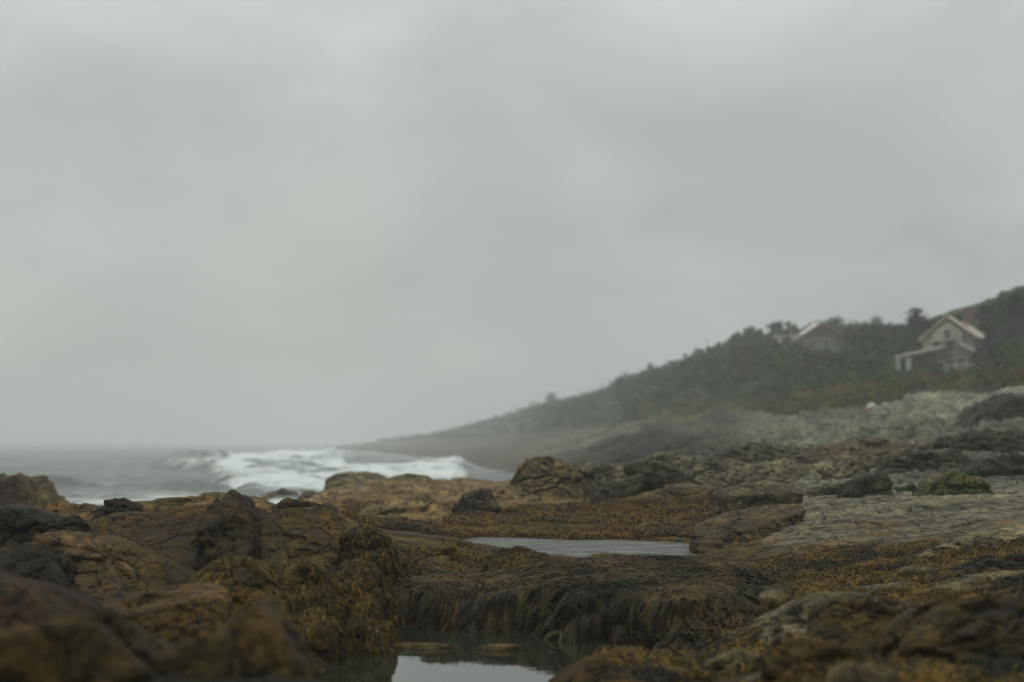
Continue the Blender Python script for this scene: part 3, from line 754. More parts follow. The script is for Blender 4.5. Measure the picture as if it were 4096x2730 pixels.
rock('rock_block', 'squared dark block with a pale top edge behind the tilted block', [(716,494,26.9),(724,487,27.4),(760,485,27.5),(798,484,27.4),(806,490,27),(800,491,26.8),(725,496,26.8),(804,512,26.8),(780,519,26.6),(718,520,26.7)], 27, 1.5, .4, (.075,.065,.045), 32, 40, .6, 5, GR)
rock('rock_block', 'long tilted block lying by the end of the mid pool', [(690,542,22.3),(694,527,22.6),(725,513,23.6),(765,505,24),(800,503,24),(807,509,23.3),(803,524,22.9),(700,540,22.1),(745,528,22.3),(790,516,22.7),(790,534,22.5),(745,548,22),(700,557,21.8)], 22.6, 1.1, .6, (.090,.070,.045), 24, 41, .4, 6, GR, strat=.5)
rock('rock_block', 'short dark block right of the squared block', [(804,502),(815,489),(848,483),(858,496),(852,512),(810,515)], 28, 1.4, .5, (.08,.07,.05), 24, 42, .9, 5, GR)
rock('rock_block', 'tall nearly black block with a slanted top on the right shore', [(845,494),(858,480),(880,472),(894,478),(893,505),(870,512),(848,508)], 27.3, 1.5, .5, (.038,.034,.025), 22, 43, .9, 5, GR)
rock('rock', 'small black stone right of the tall black block', [(896,497),(900,486),(914,484),(920,493),(916,500)], 28.0, .8, .3, (.035,.032,.025), 14, 44, 1, 4, GR)
rock('rock', 'flat black stone farthest right beyond the small one', [(925,499),(932,490),(953,488),(961,495),(955,501)], 27.5, .9, .3, (.035,.033,.026), 18, 45, 1, 4, GR)
rock('boulder', 'mossy olive boulder above the pale slab at the right', [(930,500),(940,480),(962,470),(985,478),(1000,496),(985,512),(945,514)], 25.5, 1.8, .8, (.06,.058,.03), 12, 46, 1, 5, GR, 'boulder')
rock('rock', 'black rock wall running out of the right edge of the picture', [(985,470),(1010,455),(1060,450),(1070,500),(1020,508),(990,498)], 29, 2.5, 1, (.035,.035,.028), 16, 47, 1.1, 5, GR)
GU = 'stacked ledges above the blocks'
rock('rock_ledge', 'rounded grey ledge end above the squared block', [(736,478),(745,464),(790,461),(815,466),(812,480),(780,488),(740,488)], 33, 3, 1.5, (.115,.105,.078), 18, 48, .8, 5, GU, strat=.6)
rock('rock_ledge', 'dark undercut ledge high above the squared block', [(712,462),(728,449),(770,442),(812,448),(808,462),(760,468),(720,470)], 41, 4, 1.5, (.065,.06,.045), 20, 49, .9, 5, GU, strat=.8)
rock('rock_block', 'pale grey block with a vertical crack among the stacked ledges', [(815,482),(820,464),(845,458),(872,462),(874,478),(850,487),(820,488)], 32, 2.2, .8, (.13,.12,.09), 22, 50, .8, 5, GU)
rock('rock_ledge', 'long pinkish grey ledge in the stack, top right', [(800,455),(830,444),(880,438),(925,446),(930,460),(880,466),(810,464)], 40, 4, 1.5, (.10,.08,.058), 18, 51, .9, 5, GU, strat=.8)
rock('rock', 'broken dark rock at the right end of the stacked ledges', [(880,474),(892,458),(930,450),(965,458),(972,474),(930,486),(890,486)], 33, 2.6, 1.0, (.05,.046,.034), 18, 52, 1.2, 5, GU)
rock('rock', 'dark broken ledge near the right edge above the black wall', [(940,458),(960,440),(1000,430),(1050,432),(1050,465),(980,470)], 40, 4, 1.5, (.038,.036,.026), 18, 53, 1.2, 5, GU, strat=.6)
rock('rock', 'black outcrop at the right edge below the hillside', [(985,425),(1000,402),(1030,390),(1070,392),(1070,440),(1000,440)], 62, 6, 2, (.03,.03,.022), 14, 54, 1.2, 5, GU)
# small rocks before the mid pool
GP = 'low weedy rocks in front of the mid pool'
rock('rock', 'low rock with a white rim at the left end of the mid pool', [(386,566),(392,552),(412,548),(428,547),(440,556),(432,572),(400,576)], 19.0, 1.3, .7, (.15,.125,.085), 12, 55, 1, 5, GP, weed=.5)
rock('rock', 'longer low rock with gold weed before the left end of the mid pool', [(424,566),(436,548),(456,541),(478,546),(500,560),(506,574),(470,582),(430,578)], 18.2, 1.4, 1.0, OLV, 9, 56, 1, 5, GP, weed=1.1)
rock('rock', 'weed hung rock whose right tip reaches into the mid pool', [(482,574),(490,554),(514,549),(540,553),(558,560),(554,574),(520,584),(486,584)], 17.4, 1.4, .9, (.075,.055,.02), 8, 57, 1, 5, GP, weed=1.3)
# right foreground
GG = 'rocks of the right foreground'
rock('rock', 'ridged blue grey rock sloping to the weed in the right foreground', [(776,634),(782,618),(806,599),(838,589),(868,592),(885,606),(870,640),(830,652),(790,648)], 10.6, 1.2, 1.0, (.17,.165,.14), 12, 58, 0.7, 6, GG, strat=.8)
rock('boulder', 'domed dark brown boulder with a speckled rim in the right foreground', [(812,640),(824,610),(836,598),(862,596),(890,606),(922,616),(938,630),(930,652),(880,664),(830,660)], 10.0, 1.1, .7, (.062,.05,.028), 14, 59, 0.45, 6, GG, 'boulder')
rock('rock_ledge', 'long thin ledge with a pale rim behind the domed boulder', [(838,596),(850,589),(880,594),(920,602),(952,608),(960,620),(920,622),(860,610)], 11.6, .7, .4, (.10,.085,.058), 18, 60, .9, 5, GG)
rock('rock', 'large dark barnacled rock filling the lower right corner', [(905,660),(912,626),(930,612),(955,603),(1000,598),(1070,594),(1080,740),(900,740)], 8.4, 2, 1.4, (.058,.046,.027), 16, 61, 0.7, 6, GG, weed=.35)
rock('rock', 'low weed topped rock below the domed boulder', [(780,668),(800,640),(826,634),(845,648),(885,662),(915,668),(915,720),(790,720)], 8.8, 1.0, .5, OLV, 10, 62, 1, 5, GG, weed=.9)
rock('rock_slab', 'pale grey slab rising out of the gold weed at the right edge', [(892,562),(930,550),(975,540),(1040,528),(1050,550),(990,560),(930,566)], 16.6, 1.6, 1.4, PGR, 16, 63, .8, 5, GG, strat=.5)
rock('rock', 'thin black fin of rock under the pale slab at the right edge', [(955,575),(975,564),(1010,556),(1050,553),(1050,566),(1000,574)], 14.6, .7, .4, (.03,.03,.026), 20, 64, .9, 5, GG)
rock('rock_slab', 'pale slab between the black fin and the corner rock', [(930,590),(965,580),(1010,571),(1050,568),(1050,590),(990,596),(940,598)], 12.8, 1.2, .9, (.19,.17,.13), 16, 65, .8, 5, GG, strat=.5)
rock('rock', 'small pale stone sitting alone in the gold weed', [(904,572),(912,566),(924,564),(932,568),(928,572)], 15.2, .4, .25, (.15,.14,.105), 12, 66, 1, 4, GG)
rock('rock', 'flat cream stone beside the weed covered mound', [(758,597),(766,590),(784,586),(796,588),(790,595),(772,600)], 13.9, .5, .35, (.15,.135,.095), 20, 67, 1, 4, GG)
rock('rock', 'blurred grey stone at the bottom, nearest in the weed', [(706,664),(722,651),(748,648),(770,652),(768,664),(730,670)], 10.4, .5, .2, (.17,.155,.12), 10, 68, 1, 4, GG)
rock('rock', 'blurred flat pale stone right of the nearest grey one', [(830,684),(845,666),(880,660),(905,668),(900,690)], 7.6, .5, .2, (.13,.11,.08), 10, 69, 1, 4, GG)
rock('rock', 'longer of two pale flat stones awash in the near pool', [(330,646),(360,643),(400,642.5),(440,643),(466,645.5),(440,647),(360,648)], 13.3, .35, .05, (.15,.12,.075), 10, 70, .5, 4, 'pale stones awash in the near pool', sink=.15)
rock('rock', 'shorter of two pale flat stones awash in the near pool', [(476,646),(490,643.5),(512,643),(526,645.5),(508,647),(484,647.5)], 13.2, .3, .05, (.13,.105,.07), 10, 71, .5, 4, 'pale stones awash in the near pool', sink=.15)

# ================================================================ SEAWEED
def build_bvh():
    # terrain part d 8..37, every second vertex, plus all near rocks
    ri = np.where((drows > 7.5) & (drows < 38))[0][::2]; ci = np.where((ucols > -40) & (ucols < 1064))[0][::2]
    nc = len(ucols)
    idx = (ri[:, None] * nc + ci[None, :]).ravel()
    V = [np.stack([TX[idx], TY[idx], TZ[idx]], 1)]
    q = grid_quads(len(ri), len(ci))
    T = [np.concatenate([q[:, [0, 1, 2]], q[:, [0, 2, 3]]])]
    off = len(V[0])
    for (v, f, w, nme) in ROCKV:
        if v[:, 1].min() < 36:
            V.append(v); T.append(f + off); off += len(v)
    V = np.concatenate(V); T = np.concatenate(T)
    return BVHTree.FromPolygons(V.tolist(), T.tolist())
BV = build_bvh()

def seaweed(name, roots, L, wid, palette, seed, grav=1.0, lift=0.02, seg=6, rnd=0.5, flow=None, kind='stuff', label=None):
    """strands of weed draped over whatever they grow on"""
    rng = np.random.default_rng(seed)
    n = len(roots)
    verts = np.zeros((n, seg + 1, 2, 3), np.float32); keep = np.ones(n, bool)
    noise_dir = rng.uniform(0, 2 * math.pi, n)
    clump = fbm(roots * 2.2, 2, seed + 5) * 3.0
    Ls = L * rng.uniform(.5, 1.25, n); ws = wid * rng.uniform(.55, 1.35, n)
    for k in range(n):
        p = Vector(roots[k])
        hit = BV.find_nearest(p)
        if hit[0] is None: keep[k] = False; continue
        p, nrm = hit[0], hit[1]
        if nrm.z < 0: nrm = -nrm if nrm.z < -0.5 else nrm
        step = Ls[k] / seg
        a = clump[k] + noise_dir[k] * rnd
        wander = Vector((math.cos(a), math.sin(a), 0))
        if flow is not None: wander = wander * 0.55 + Vector(flow) * 0.6
        hang = False
        prev = None
        lift_k = lift * (0.3 + rng.random())
        for s in range(seg + 1):
            up = nrm
            q = p + up * (lift_k * (0.4 + math.sin(s / seg * math.pi)))
            g = Vector((0, 0, -1)); gt = g - up * g.dot(up)
            sl = gt.length
            wt = wander - up * wander.dot(up)
            t_ = gt * (grav * 2.2) + wt * max(0.15, 1 - 1.6 * sl)
            if prev is not None: t_ = t_ + prev * 0.9
            if t_.length < 1e-5: t_ = wt if wt.length > 1e-5 else Vector((1, 0, 0))
            t_.normalize()
            side = t_.cross(up); 
            if side.length < 1e-4: side = Vector((1, 0, 0))
            side.normalize()
            side = (side + up * rng.uniform(-.6, .6)).normalized()
            w_ = ws[k] * (0.55 + 0.6 * math.sin((s + .6) / (seg + 1) * math.pi)) * (1 if s < seg else .25) * .5
            verts[k, s, 0] = q - side * w_; verts[k, s, 1] = q + side * w_
            nx = p + t_ * step
            hit = BV.find_nearest(nx)
            if hit[0] is None: break
            # over an edge: let it hang rather than snap under
            if hit[1].z < -0.2: p = nx - Vector((0, 0, step * .3))
            else:
                p = hit[0]; nrm = (nrm * .4 + (hit[1] if hit[1].z > -.3 else nrm)).normalized()
            prev = t_
    verts = verts[keep]; n = len(verts)
    base = np.arange(n)[:, None] * (seg + 1) * 2 + np.arange(seg)[None, :] * 2
    Q = np.stack([base, base + 1, base + 3, base + 2], -1).reshape(-1, 4)
    pal = np.array(palette)
    cn = fbm(roots[keep] * 1.6, 3, seed + 9) * 1.6 + rng.normal(0, .55, n)
    ci = np.clip((cn + 1.2) / 2.4, 0, .999) * (len(pal) - 1)
    i0 = ci.astype(int); fr = (ci - i0)[:, None]
    c = pal[i0] * (1 - fr) + pal[np.minimum(i0 + 1, len(pal) - 1)] * fr
    c = c * rng.uniform(.55, 1.5, n)[:, None]
    c = np.repeat(c, (seg + 1) * 2, 0)
    o = np_mesh(name, verts.reshape(-1, 3), Q, M_weed, col=c)
    tag(o, label, 'seaweed', kind=kind)
    return o

GZ = TZ.reshape(len(drows), len(ucols)); _lr = np.log(drows)
def gz_fast(x, y):
    u = 512 + F * x / y
    j = np.clip(np.interp(np.log(y), _lr, np.arange(len(drows))), 0, len(drows) - 1.001); i = np.clip(np.interp(u, ucols, np.arange(len(ucols))), 0, len(ucols) - 1.001)
    a = i.astype(int); b = j.astype(int); fa = i - a; fb = j - b
    return GZ[b, a] * (1 - fa) * (1 - fb) + GZ[b, a + 1] * fa * (1 - fb) + GZ[b + 1, a] * (1 - fa) * fb + GZ[b + 1, a + 1] * fa * fb

def ground_weed(name, roots, L, wid, palette, seed, lift=.02, seg=6, rnd=.5, flow=None, down=1.0, label=None, upright=0.0, lock=0.0):
    rng = np.random.default_rng(seed); n = len(roots)
    Ls = L * rng.uniform(.5, 1.3, n) / seg; ws = wid * rng.uniform(.55, 1.35, n)
    xy = roots[:, :2].copy(); z = gz_fast(xy[:, 0], xy[:, 1]) + rng.uniform(0, lift, n) + .003
    a = fbm(roots * 1.7, 2, seed + 5) * 3.2 + rng.uniform(-math.pi, math.pi, n) * rnd
    wan = np.stack([np.cos(a), np.sin(a)], 1)
    if flow is not None: wan = wan * .6 + np.array(flow)[None] * .6
    curl = rng.normal(0, .5, n); prev = wan.copy(); lf = lift * rng.uniform(.2, 1.3, n)
    Vv = np.zeros((n, seg + 1, 2, 3), np.float32)
    pts = [np.concatenate([xy, z[:, None]], 1)]
    lk = np.zeros((n, 2))
    if lock:
        _, _, lh, lo = cells(np.stack([xy[:, 0] * 7, xy[:, 1] * 3, np.zeros(n)], 1), seed + 3)
        lk = -lo[:, :2] / np.array([7, 3]) * lock
        Ls = Ls * (.5 + lh[:, 0])
    for s in range(seg):
        e = .03
        g0 = gz_fast(xy[:, 0], xy[:, 1])
        gx = (gz_fast(xy[:, 0] + e, xy[:, 1]) - g0) / e; gy = (gz_fast(xy[:, 0], xy[:, 1] + e) - g0) / e
        G = -np.stack([gx, gy], 1); gl = np.linalg.norm(G, axis=1)
        G = G / np.maximum(gl, 1)[:, None]
        wr = np.stack([prev[:, 0] * np.cos(curl) - prev[:, 1] * np.sin(curl), prev[:, 0] * np.sin(curl) + prev[:, 1] * np.cos(curl)], 1)
        dr_ = wr + G * down * 2.2
        dr_ /= np.maximum(np.linalg.norm(dr_, axis=1), 1e-6)[:, None]
        slope = np.maximum(-(gx * dr_[:, 0] + gy * dr_[:, 1]), 0)
        hor = Ls / np.sqrt(1 + slope ** 2)
        nxy = xy + dr_ * np.maximum(hor, Ls * .12)[:, None] + lk / seg
        gn = gz_fast(nxy[:, 0], nxy[:, 1]) + lf * (.4 + math.sin((s + 1) / seg * math.pi) * .8) + .004
        z = np.maximum(gn, z - Ls * .95 + 0)
        z = z + upright * Ls * rng.uniform(-.3, 1, n)
        xy = nxy; prev = dr_; curl = curl * .6 + rng.normal(0, .35, n)
        pts.append(np.concatenate([xy, z[:, None]], 1))
    tilt = rng.uniform(-.7, .7, n)
    for s in range(seg + 1):
        t_ = pts[min(s + 1, seg)] - pts[max(s - 1, 0)]
        sd = np.stack([t_[:, 1], -t_[:, 0], tilt * np.linalg.norm(t_[:, :2], axis=1)], 1)
        flat_ = np.linalg.norm(t_[:, :2], axis=1) < .25 * np.abs(t_[:, 2])
        sd[flat_] = np.stack([np.cos(tilt[flat_]), np.sin(tilt[flat_]), 0 * tilt[flat_]], 1)
        sd /= np.maximum(np.linalg.norm(sd, axis=1), 1e-6)[:, None]
        w_ = (ws * (.55 + .6 * math.sin((s + .6) / (seg + 1) * math.pi)) * (1 if s < seg else .25) * .5)[:, None]
        Vv[:, s, 0] = pts[s] - sd * w_; Vv[:, s, 1] = pts[s] + sd * w_
    base = np.arange(n)[:, None] * (seg + 1) * 2 + np.arange(seg)[None, :] * 2
    Q = np.stack([base, base + 1, base + 3, base + 2], -1).reshape(-1, 4)
    pal = np.array(palette)
    cn = fbm(roots * 1.1, 5, seed + 9, .6) * 3.2 + rng.normal(0, .28, n)
    ci = np.clip((cn + 1.2) / 2.4, 0, .999) * (len(pal) - 1)
    i0 = ci.astype(int); fr = (ci - i0)[:, None]
    c = pal[i0] * (1 - fr) + pal[np.minimum(i0 + 1, len(pal) - 1)] * fr
    if lock: c = c * (.55 + .9 * lh[:, 1])[:, None]
    c = np.repeat(c * rng.uniform(.72, 1.28, n)[:, None], (seg + 1) * 2, 0)
    o = np_mesh(name, Vv.reshape(-1, 3), Q, M_weed, col=c); tag(o, label, 'seaweed', kind='stuff')
    return o

def sample_ground(u0, u1, d0, d1, n, mask=None, seed=0):
    rng = np.random.default_rng(seed)
    u = rng.uniform(u0, u1, n); d = 1 / rng.uniform(1 / d1, 1 / d0, n)
    x = (u - 512) / F * d
    z, U, D, m, *_ = height(x, d)
    ok = z > np.where(d > 19.5, POOL_A_Z, POOL_B_Z) + 0.01
    if mask is not None: ok &= mask(x, d, u, m)
    return np.stack([x, d, z], 1)[ok]

def sample_rock(name_filter, n, seed, zmin=-9):
    rng = np.random.default_rng(seed); out = []
    tot = [(v, f, w) for (v, f, w, nm) in ROCKV if w > 0 and v[:, 1].min() < 24]
    for v, f, w in tot:
        tri = v[f]; cr_ = np.cross(tri[:, 1] - tri[:, 0], tri[:, 2] - tri[:, 0]); ar = np.linalg.norm(cr_, axis=1)
        nz_ = cr_[:, 2] / np.maximum(ar, 1e-9)
        wgt = ar * (nz_ > -.2); k = rng.choice(len(f), int(n * wgt.sum() / 2), p=wgt / wgt.sum())
        r = rng.dirichlet((1, 1, 1), len(k))
        pt = (tri[k] * r[:, :, None]).sum(1)
        pn = fbm(pt * 1.3, 3, 71)
        pt = pt[(pn > -.05 - (w - .8) * .5)]
        out.append(pt)
    return np.concatenate(out)

OL = (.046, .036, .010); GO = (.15, .080, .010); BR = (.070, .040, .012); DK = (.014, .013, .007); RU = (.10, .046, .012); YE = (.17, .105, .014)
mound = lambda x, d, u, m: (m > 0.95)
ground_weed('mound_seaweed', sample_ground(372, 800, 12.8, 21.2, 80000, mound, 1), .30, .0075, [DK, OL, (.055, .04, .016), BR, (.095, .062, .026), (.07, .047, .02)], 1, lift=.03, seg=8, rnd=.55, flow=(-.75, -.2), down=.6, lock=.7, label='brown hair like seaweed draped over the mound between the pools')
r2 = sample_ground(372, 800, 12.4, 16.5, 60000, lambda x, d, u, m: (m > 0.12) & (m < .985), 2)
ground_weed('hanging_seaweed', r2, .17, .012, [DK, (.024, .020, .009), OL, (.020, .017, .008), (.040, .029, .011), (.026, .021, .009), BR], 2, lift=.05, seg=6, rnd=.6, flow=(0, -.4), down=.8, lock=.8, label='dark seaweed hanging like a fringe into the near pool')
gold = lambda x, d, u, m: (fbm(np.stack([x * .5, d * 1.6, x * 0], 1), 3, 333) < 0.2) & (m < .5) & (u > 660 - (14 - d) * 25)
ground_weed('golden_seaweed', sample_ground(600, 1060, 8.2, 19.4, 85000, gold, 3), .17, .009, [DK, DK, OL, BR, GO, BR, YE, OL, DK], 3, lift=.04, seg=4, rnd=1.0, down=.3, upright=.25, label='golden brown seaweed carpeting the right side below the pale slab')
flat = lambda x, d, u, m: (fbm(np.stack([x * .4, d * .9, x * 0], 1), 3, 444) < 0.28)
ground_weed('flat_seaweed', sample_ground(345, 730, 25.2, 32.5, 40000, flat, 4), .2, .016, [DK, OL, RU, BR, GO, RU, OL], 4, lift=.05, seg=3, rnd=1.0, down=.3, upright=.2, label='rusty seaweed on the flat behind the mid pool')
seaweed('rock_seaweed', sample_rock(None, 5200, 5), .13, .009, [DK, OL, BR, OL, GO, OL, BR], 5, grav=1.4, lift=.02, seg=4, rnd=.6, label='gold and olive seaweed clinging to the rocks at the outcrop foot')
lw = lambda x, d, u, m: (m < .3) & (fbm(np.stack([x * .6, d * .8, x * 0], 1), 3, 555) < 0.25)
ground_weed('dark_seaweed', sample_ground(240, 430, 12.0, 22.0, 26000, lw, 6), .17, .009, [DK, OL, BR, OL, GO], 6, lift=.03, seg=4, rnd=.8, down=.7, label='dark olive seaweed between the outcrop and the mound')

# ================================================================ VEGETATION
def leaf_cloud(cen, rad, n, size, rng, squash=1.0, spread=.36):
    """leaf-clump quads through a crown volume: positions biased to several lobes"""
    lobes = rng.normal(0, spread, (7, 3)); lobes[:, 2] = np.abs(lobes[:, 2]) * .9
    li = rng.integers(0, 7, n)
    v = rng.normal(0, 1, (n, 3)); v /= np.linalg.norm(v, axis=1)[:, None]
    r = rng.uniform(.25, 1, n) ** .5 * rng.uniform(.3, .62, 7)[li]
    q = lobes[li] + v * r[:, None]
    q = q * np.array([rad, rad, rad * squash]) + cen
    a = rng.normal(0, 1, (n, 3)); a /= np.linalg.norm(a, axis=1)[:, None]
    b = np.cross(a, rng.normal(0, 1, (n, 3))); b /= np.linalg.norm(b, axis=1)[:, None]
    s = size * rng.uniform(.5, 1.3, n)[:, None]
    a = a * s; b = b * s * .7
    return np.stack([q - a, q + b, q + a, q - b], 1)   # n*4*3

def leaves_obj(name, quads, cols, parent=None, loc=None):
    V = quads.reshape(-1, 3); Q = np.arange(len(V)).reshape(-1, 4)
    return np_mesh(name, V, Q, M_leaf, parent, smooth=False, col=np.repeat(cols, 4, 0), loc=loc)

vr = np.random.default_rng(33)
SIL_U = [340, 370, 400, 430, 480, 520, 555, 585, 609, 622, 644, 679, 714, 735, 752, 766, 780, 830, 870, 905, 935, 965, 1000, 1024, 1100, 1300]
SIL_V = [445, 437, 433, 431, 417, 404, 396, 391, 384, 372, 368, 357, 344, 333, 325, 332, 322, 318, 318, 322, 316, 306, 293, 282, 262, 240]
def woods():
    quads, cols = [], []
    n = 0
    veg_lo = lambda u: np.interp(u, [400, 512, 600, 700, 800, 900, 1024], [2.2, 3.0, 3.4, 4.3, 3.6, 3.9, 4.6])
    us = vr.uniform(370, 1200, 6500); ds = np.exp(vr.uniform(math.log(78), math.log(900), 6500))
    x = (us - 512) / F * ds
    z, U, D, m, sl, hm, *_ = height(x, ds)
    for k in range(len(us)):
        if hm[k] < .6: continue
        u, d = us[k], ds[k]
        vt = np.interp(u, SIL_U, SIL_V) + 3
        ztop = CZ + (443 - vt) / F * d
        above = z[k] - veg_lo(u)
        h = min(0.8 + above * .55, 5.0) * vr.uniform(.6, 1.15)
        if z[k] + h > ztop: h = ztop - z[k] + vr.uniform(-.4, .1)
        if h < .35: continue
        hc = house_clear(x[k], d, z[k] + h)
        if hc: h = min(h, hc - z[k]); 
        if h < .25: continue
        rad = max(h * .75, d / F * 5) * vr.uniform(.8, 1.1)
        nl = 70 if d < 200 else 42
        qd = leaf_cloud(np.array([x[k], d, z[k] + h * .35]), rad, nl, max(.16 * rad, .12), vr, .62 * h / max(rad, .1) if h < rad else .8)
        quads.append(qd)
        t = vr.random()
        base = np.array([.020, .042, .007]) if t < .55 else np.array([.032, .060, .009]) if t < .85 else np.array([.040, .042, .010])
        if above < 1.6 and u > 640 and fbm(np.array([[x[k] * .07, d * .1, 0]]), 2, 5)[0] > -.4: base = np.array([.086, .102, .008]) if t < .78 else np.array([.17, .11, .02])
        elif above < 4: base = np.array([.048, .080, .010])
        cols.append(base * vr.uniform(.65, 1.35, (nl, 1)))
    o = leaves_obj('woods', np.concatenate(quads), np.concatenate(cols))
    tag(o, 'dark green scrub and low woods covering the hillside', 'woods', kind='stuff')

HOUSES = [  # x, y, half width kept clear in front
    (P(950, 370, 128), 5.2, 4.4), (P(822, 352, 196), 4.5, 1.2), (P(979, 346, 150), 1.6, .6)]
def house_clear(x, d, ztop):
    for hp, hw, lo in HOUSES:
        uh = 512 + F * hp[0] / hp[1]; u = 512 + F * x / d
        if abs(u - uh) < hw * F / hp[1] and hp[1] - 70 < d < hp[1] + hw:
            # nothing may stand taller than the line of sight to the house foot
            vmax = 443 - (hp[2] - CZ) * F / hp[1]
            if 443 - (ztop - CZ) * F / d < vmax - 2: return CZ + (443 - vmax + 1) / F * d
    return None
woods()

def tree(label, u, vtop, d, wid_px, kind, seed):
    rng = np.random.default_rng(seed)
    x = (u - 512) / F * d
    gz = float(ground_z([x], [d])[0])
    d = d * _st(d) if d > 150 else d; x = (u - 512) / F * d; gz = float(ground_z([x], [d])[0])
    ztop = CZ + (443 - vtop) / F * d
    h = max(ztop - gz, 2.0); gz = ztop - h
    R_ = wid_px / F * d / 2
    root = bpy.data.objects.new({'pine': 'pine_tree', 'round': 'tree', 'bush': 'shrub'}[kind], None); COL.objects.link(root)
    root.location = (x, d, gz)
    tag(root, label, 'shrub' if kind == 'bush' else 'tree', 'trees along the hilltop')
    # trunk with limbs
    bm = bmesh.new()
    def limb(a, b, r0, r1, n=7):
        a, b = Vector(a), Vector(b); ax = (b - a).normalized(); s = ax.orthogonal().normalized(); t = ax.cross(s)
        rings = []
        for j in range(5):
            f = j / 4; c = a.lerp(b, f) + s * (math.sin(f * 5 + seed) * .04 * (b - a).length); r = r0 + (r1 - r0) * f
            rings.append([bm.verts.new(c + (s * math.cos(q * 2 * math.pi / n) + t * math.sin(q * 2 * math.pi / n)) * r) for q in range(n)])
        for j in range(4):
            for q in range(n): bm.faces.new([rings[j][q], rings[j][(q + 1) % n], rings[j + 1][(q + 1) % n], rings[j + 1][q]])
    limb((0, 0, -.5), (rng.uniform(-.2, .2), 0, h * .85), .045 * h, .012 * h)
    for j in range(6):
        a = rng.uniform(0, 6.28); z0 = h * rng.uniform(.3, .7)
        limb((0, 0, z0), (math.cos(a) * R_ * .7, math.sin(a) * R_ * .7, z0 + h * .18), .018 * h, .006 * h, 5)
    me = bpy.data.meshes.new('trunk'); bm.to_mesh(me); bm.free(); me.materials.append(M_bark)
    tr = bpy.data.objects.new('trunk', me); COL.objects.link(tr); tr.parent = root
    quads = []
    nl = 420
    if kind == 'pine':
        for j in range(11):
            f = j / 10; z0 = h * (.22 + .74 * f); r = R_ * (1.15 - f) * rng.uniform(.8, 1.15)
            for q in range(3):
                a = rng.uniform(0, 6.28)
                quads.append(leaf_cloud(np.array([math.cos(a) * r * .45, math.sin(a) * r * .45, z0]), r * .62 + .15, 26, h * .035, rng, .5))
    else:
        for j in range(9):
            a = rng.uniform(0, 6.28); f = rng.uniform(0, 1)
            quads.append(leaf_cloud(np.array([math.cos(a) * R_ * .5 * (1 - f * .6), math.sin(a) * R_ * .5, h * (.14 + .58 * f)]), R_ * .75, 90, h * .032, rng, .75, .25))
        quads.append(leaf_cloud(np.array([0, 0, h * .76]), R_ * .62, 160, h * .032, rng, .9, .2))
    qd = np.concatenate(quads)
    c = np.array([.022, .040, .008] if kind != 'bush' else [.036, .050, .014]) * rng.uniform(.6, 1.4, (len(qd), 1))
    leaves_obj('crown', qd, c, root)
M_bark = plain_mat('bark', (.06, .05, .038), .9, 8)
tree('rounded tree standing up alone above the ridge left of the pale cottage', 917, 303, 140, 34, 'round', 1)
tree('pointed tree left of the notch in the hilltop treeline', 750, 321, 190, 24, 'round', 2)
tree('shorter tree leaning on the left side of the pointed tree', 737, 329, 192, 20, 'round', 3)
tree('tree right of the notch in the hilltop treeline', 774, 318, 188, 20, 'round', 4)
tree('small bush alone on the low ridge far down the slope', 551, 391, 330, 20, 'bush', 5)
tree('round bush just right of the gap in the low ridge', 585, 392, 300, 18, 'bush', 6)
tree('bush at the step where the hill begins to steepen', 622, 375, 262, 18, 'bush', 7)
tree('dark tree beside the step, higher up the slope', 650, 362, 240, 20, 'round', 8)
tree('tree midway up the slope below the pointed tree', 697, 347, 215, 20, 'round', 9)
tree('tall dark tree at the right edge of the picture, highest on the hill', 1018, 277, 120, 34, 'round', 10)
tree('broad tree just left of the tallest at the right edge', 988, 293, 125, 32, 'round', 11)
tree('tree on the ridge above the small pale shed', 960, 306, 130, 26, 'round', 12)
tree('low wide tree on the middle of the ridge above the farther cottage', 836, 314, 215, 30, 'round', 13)
tree('low tree on the ridge between the farther cottage and the alone tree', 878, 315, 205, 28, 'round', 14)

# ================================================================ HOUSES
M_shingle = plain_mat('weathered_shingles', (.48, .40, .33), .85, 9)
M_wall = plain_mat('grey_shingle_wall', (.28, .27, .215), .85, 7)
M_pale = plain_mat('pale_painted_wall', (.62, .58, .50), .8, 5, .15)
M_trim = plain_mat('white_trim', (.55, .55, .50), .6, 5, .1)
M_pane = plain_mat('dark_glass', (.02, .025, .028), .12, 3, .2)
M_redr = plain_mat('reddish_roof', (.26, .15, .12), .85, 6)
M_brick = plain_mat('brick_chimney', (.2, .12, .09), .9, 12)

def part(name, shapes, mat, parent, bevel=0.0):
    """shapes: list of ('box', cx,cy,cz, sx,sy,sz) or ('prism', [(x,z)...], y0, y1) or ('bar', a, b, r)"""
    bm = bmesh.new()
    for s in shapes:
        if s[0] == 'box':
            r = bmesh.ops.create_cube(bm, size=1)
            for v in r['verts']:
                v.co = Vector((s[1] + v.co.x * s[4], s[2] + v.co.y * s[5], s[3] + v.co.z * s[6]))
        elif s[0] == 'prism':
            a = [bm.verts.new((x, s[2], z)) for x, z in s[1]]; b = [bm.verts.new((x, s[3], z)) for x, z in s[1]]
            bm.faces.new(a); bm.faces.new(b[::-1]); n = len(a)
            for k in range(n): bm.faces.new([a[k], b[k], b[(k + 1) % n], a[(k + 1) % n]])
    bmesh.ops.recalc_face_normals(bm, faces=bm.faces)
    if bevel: bmesh.ops.bevel(bm, geom=bm.edges[:], offset=bevel, segments=1, affect='EDGES')
    me = bpy.data.meshes.new(name); bm.to_mesh(me); bm.free(); me.materials.append(mat)
    o = bpy.data.objects.new(name, me); COL.objects.link(o); o.parent = parent
    return o

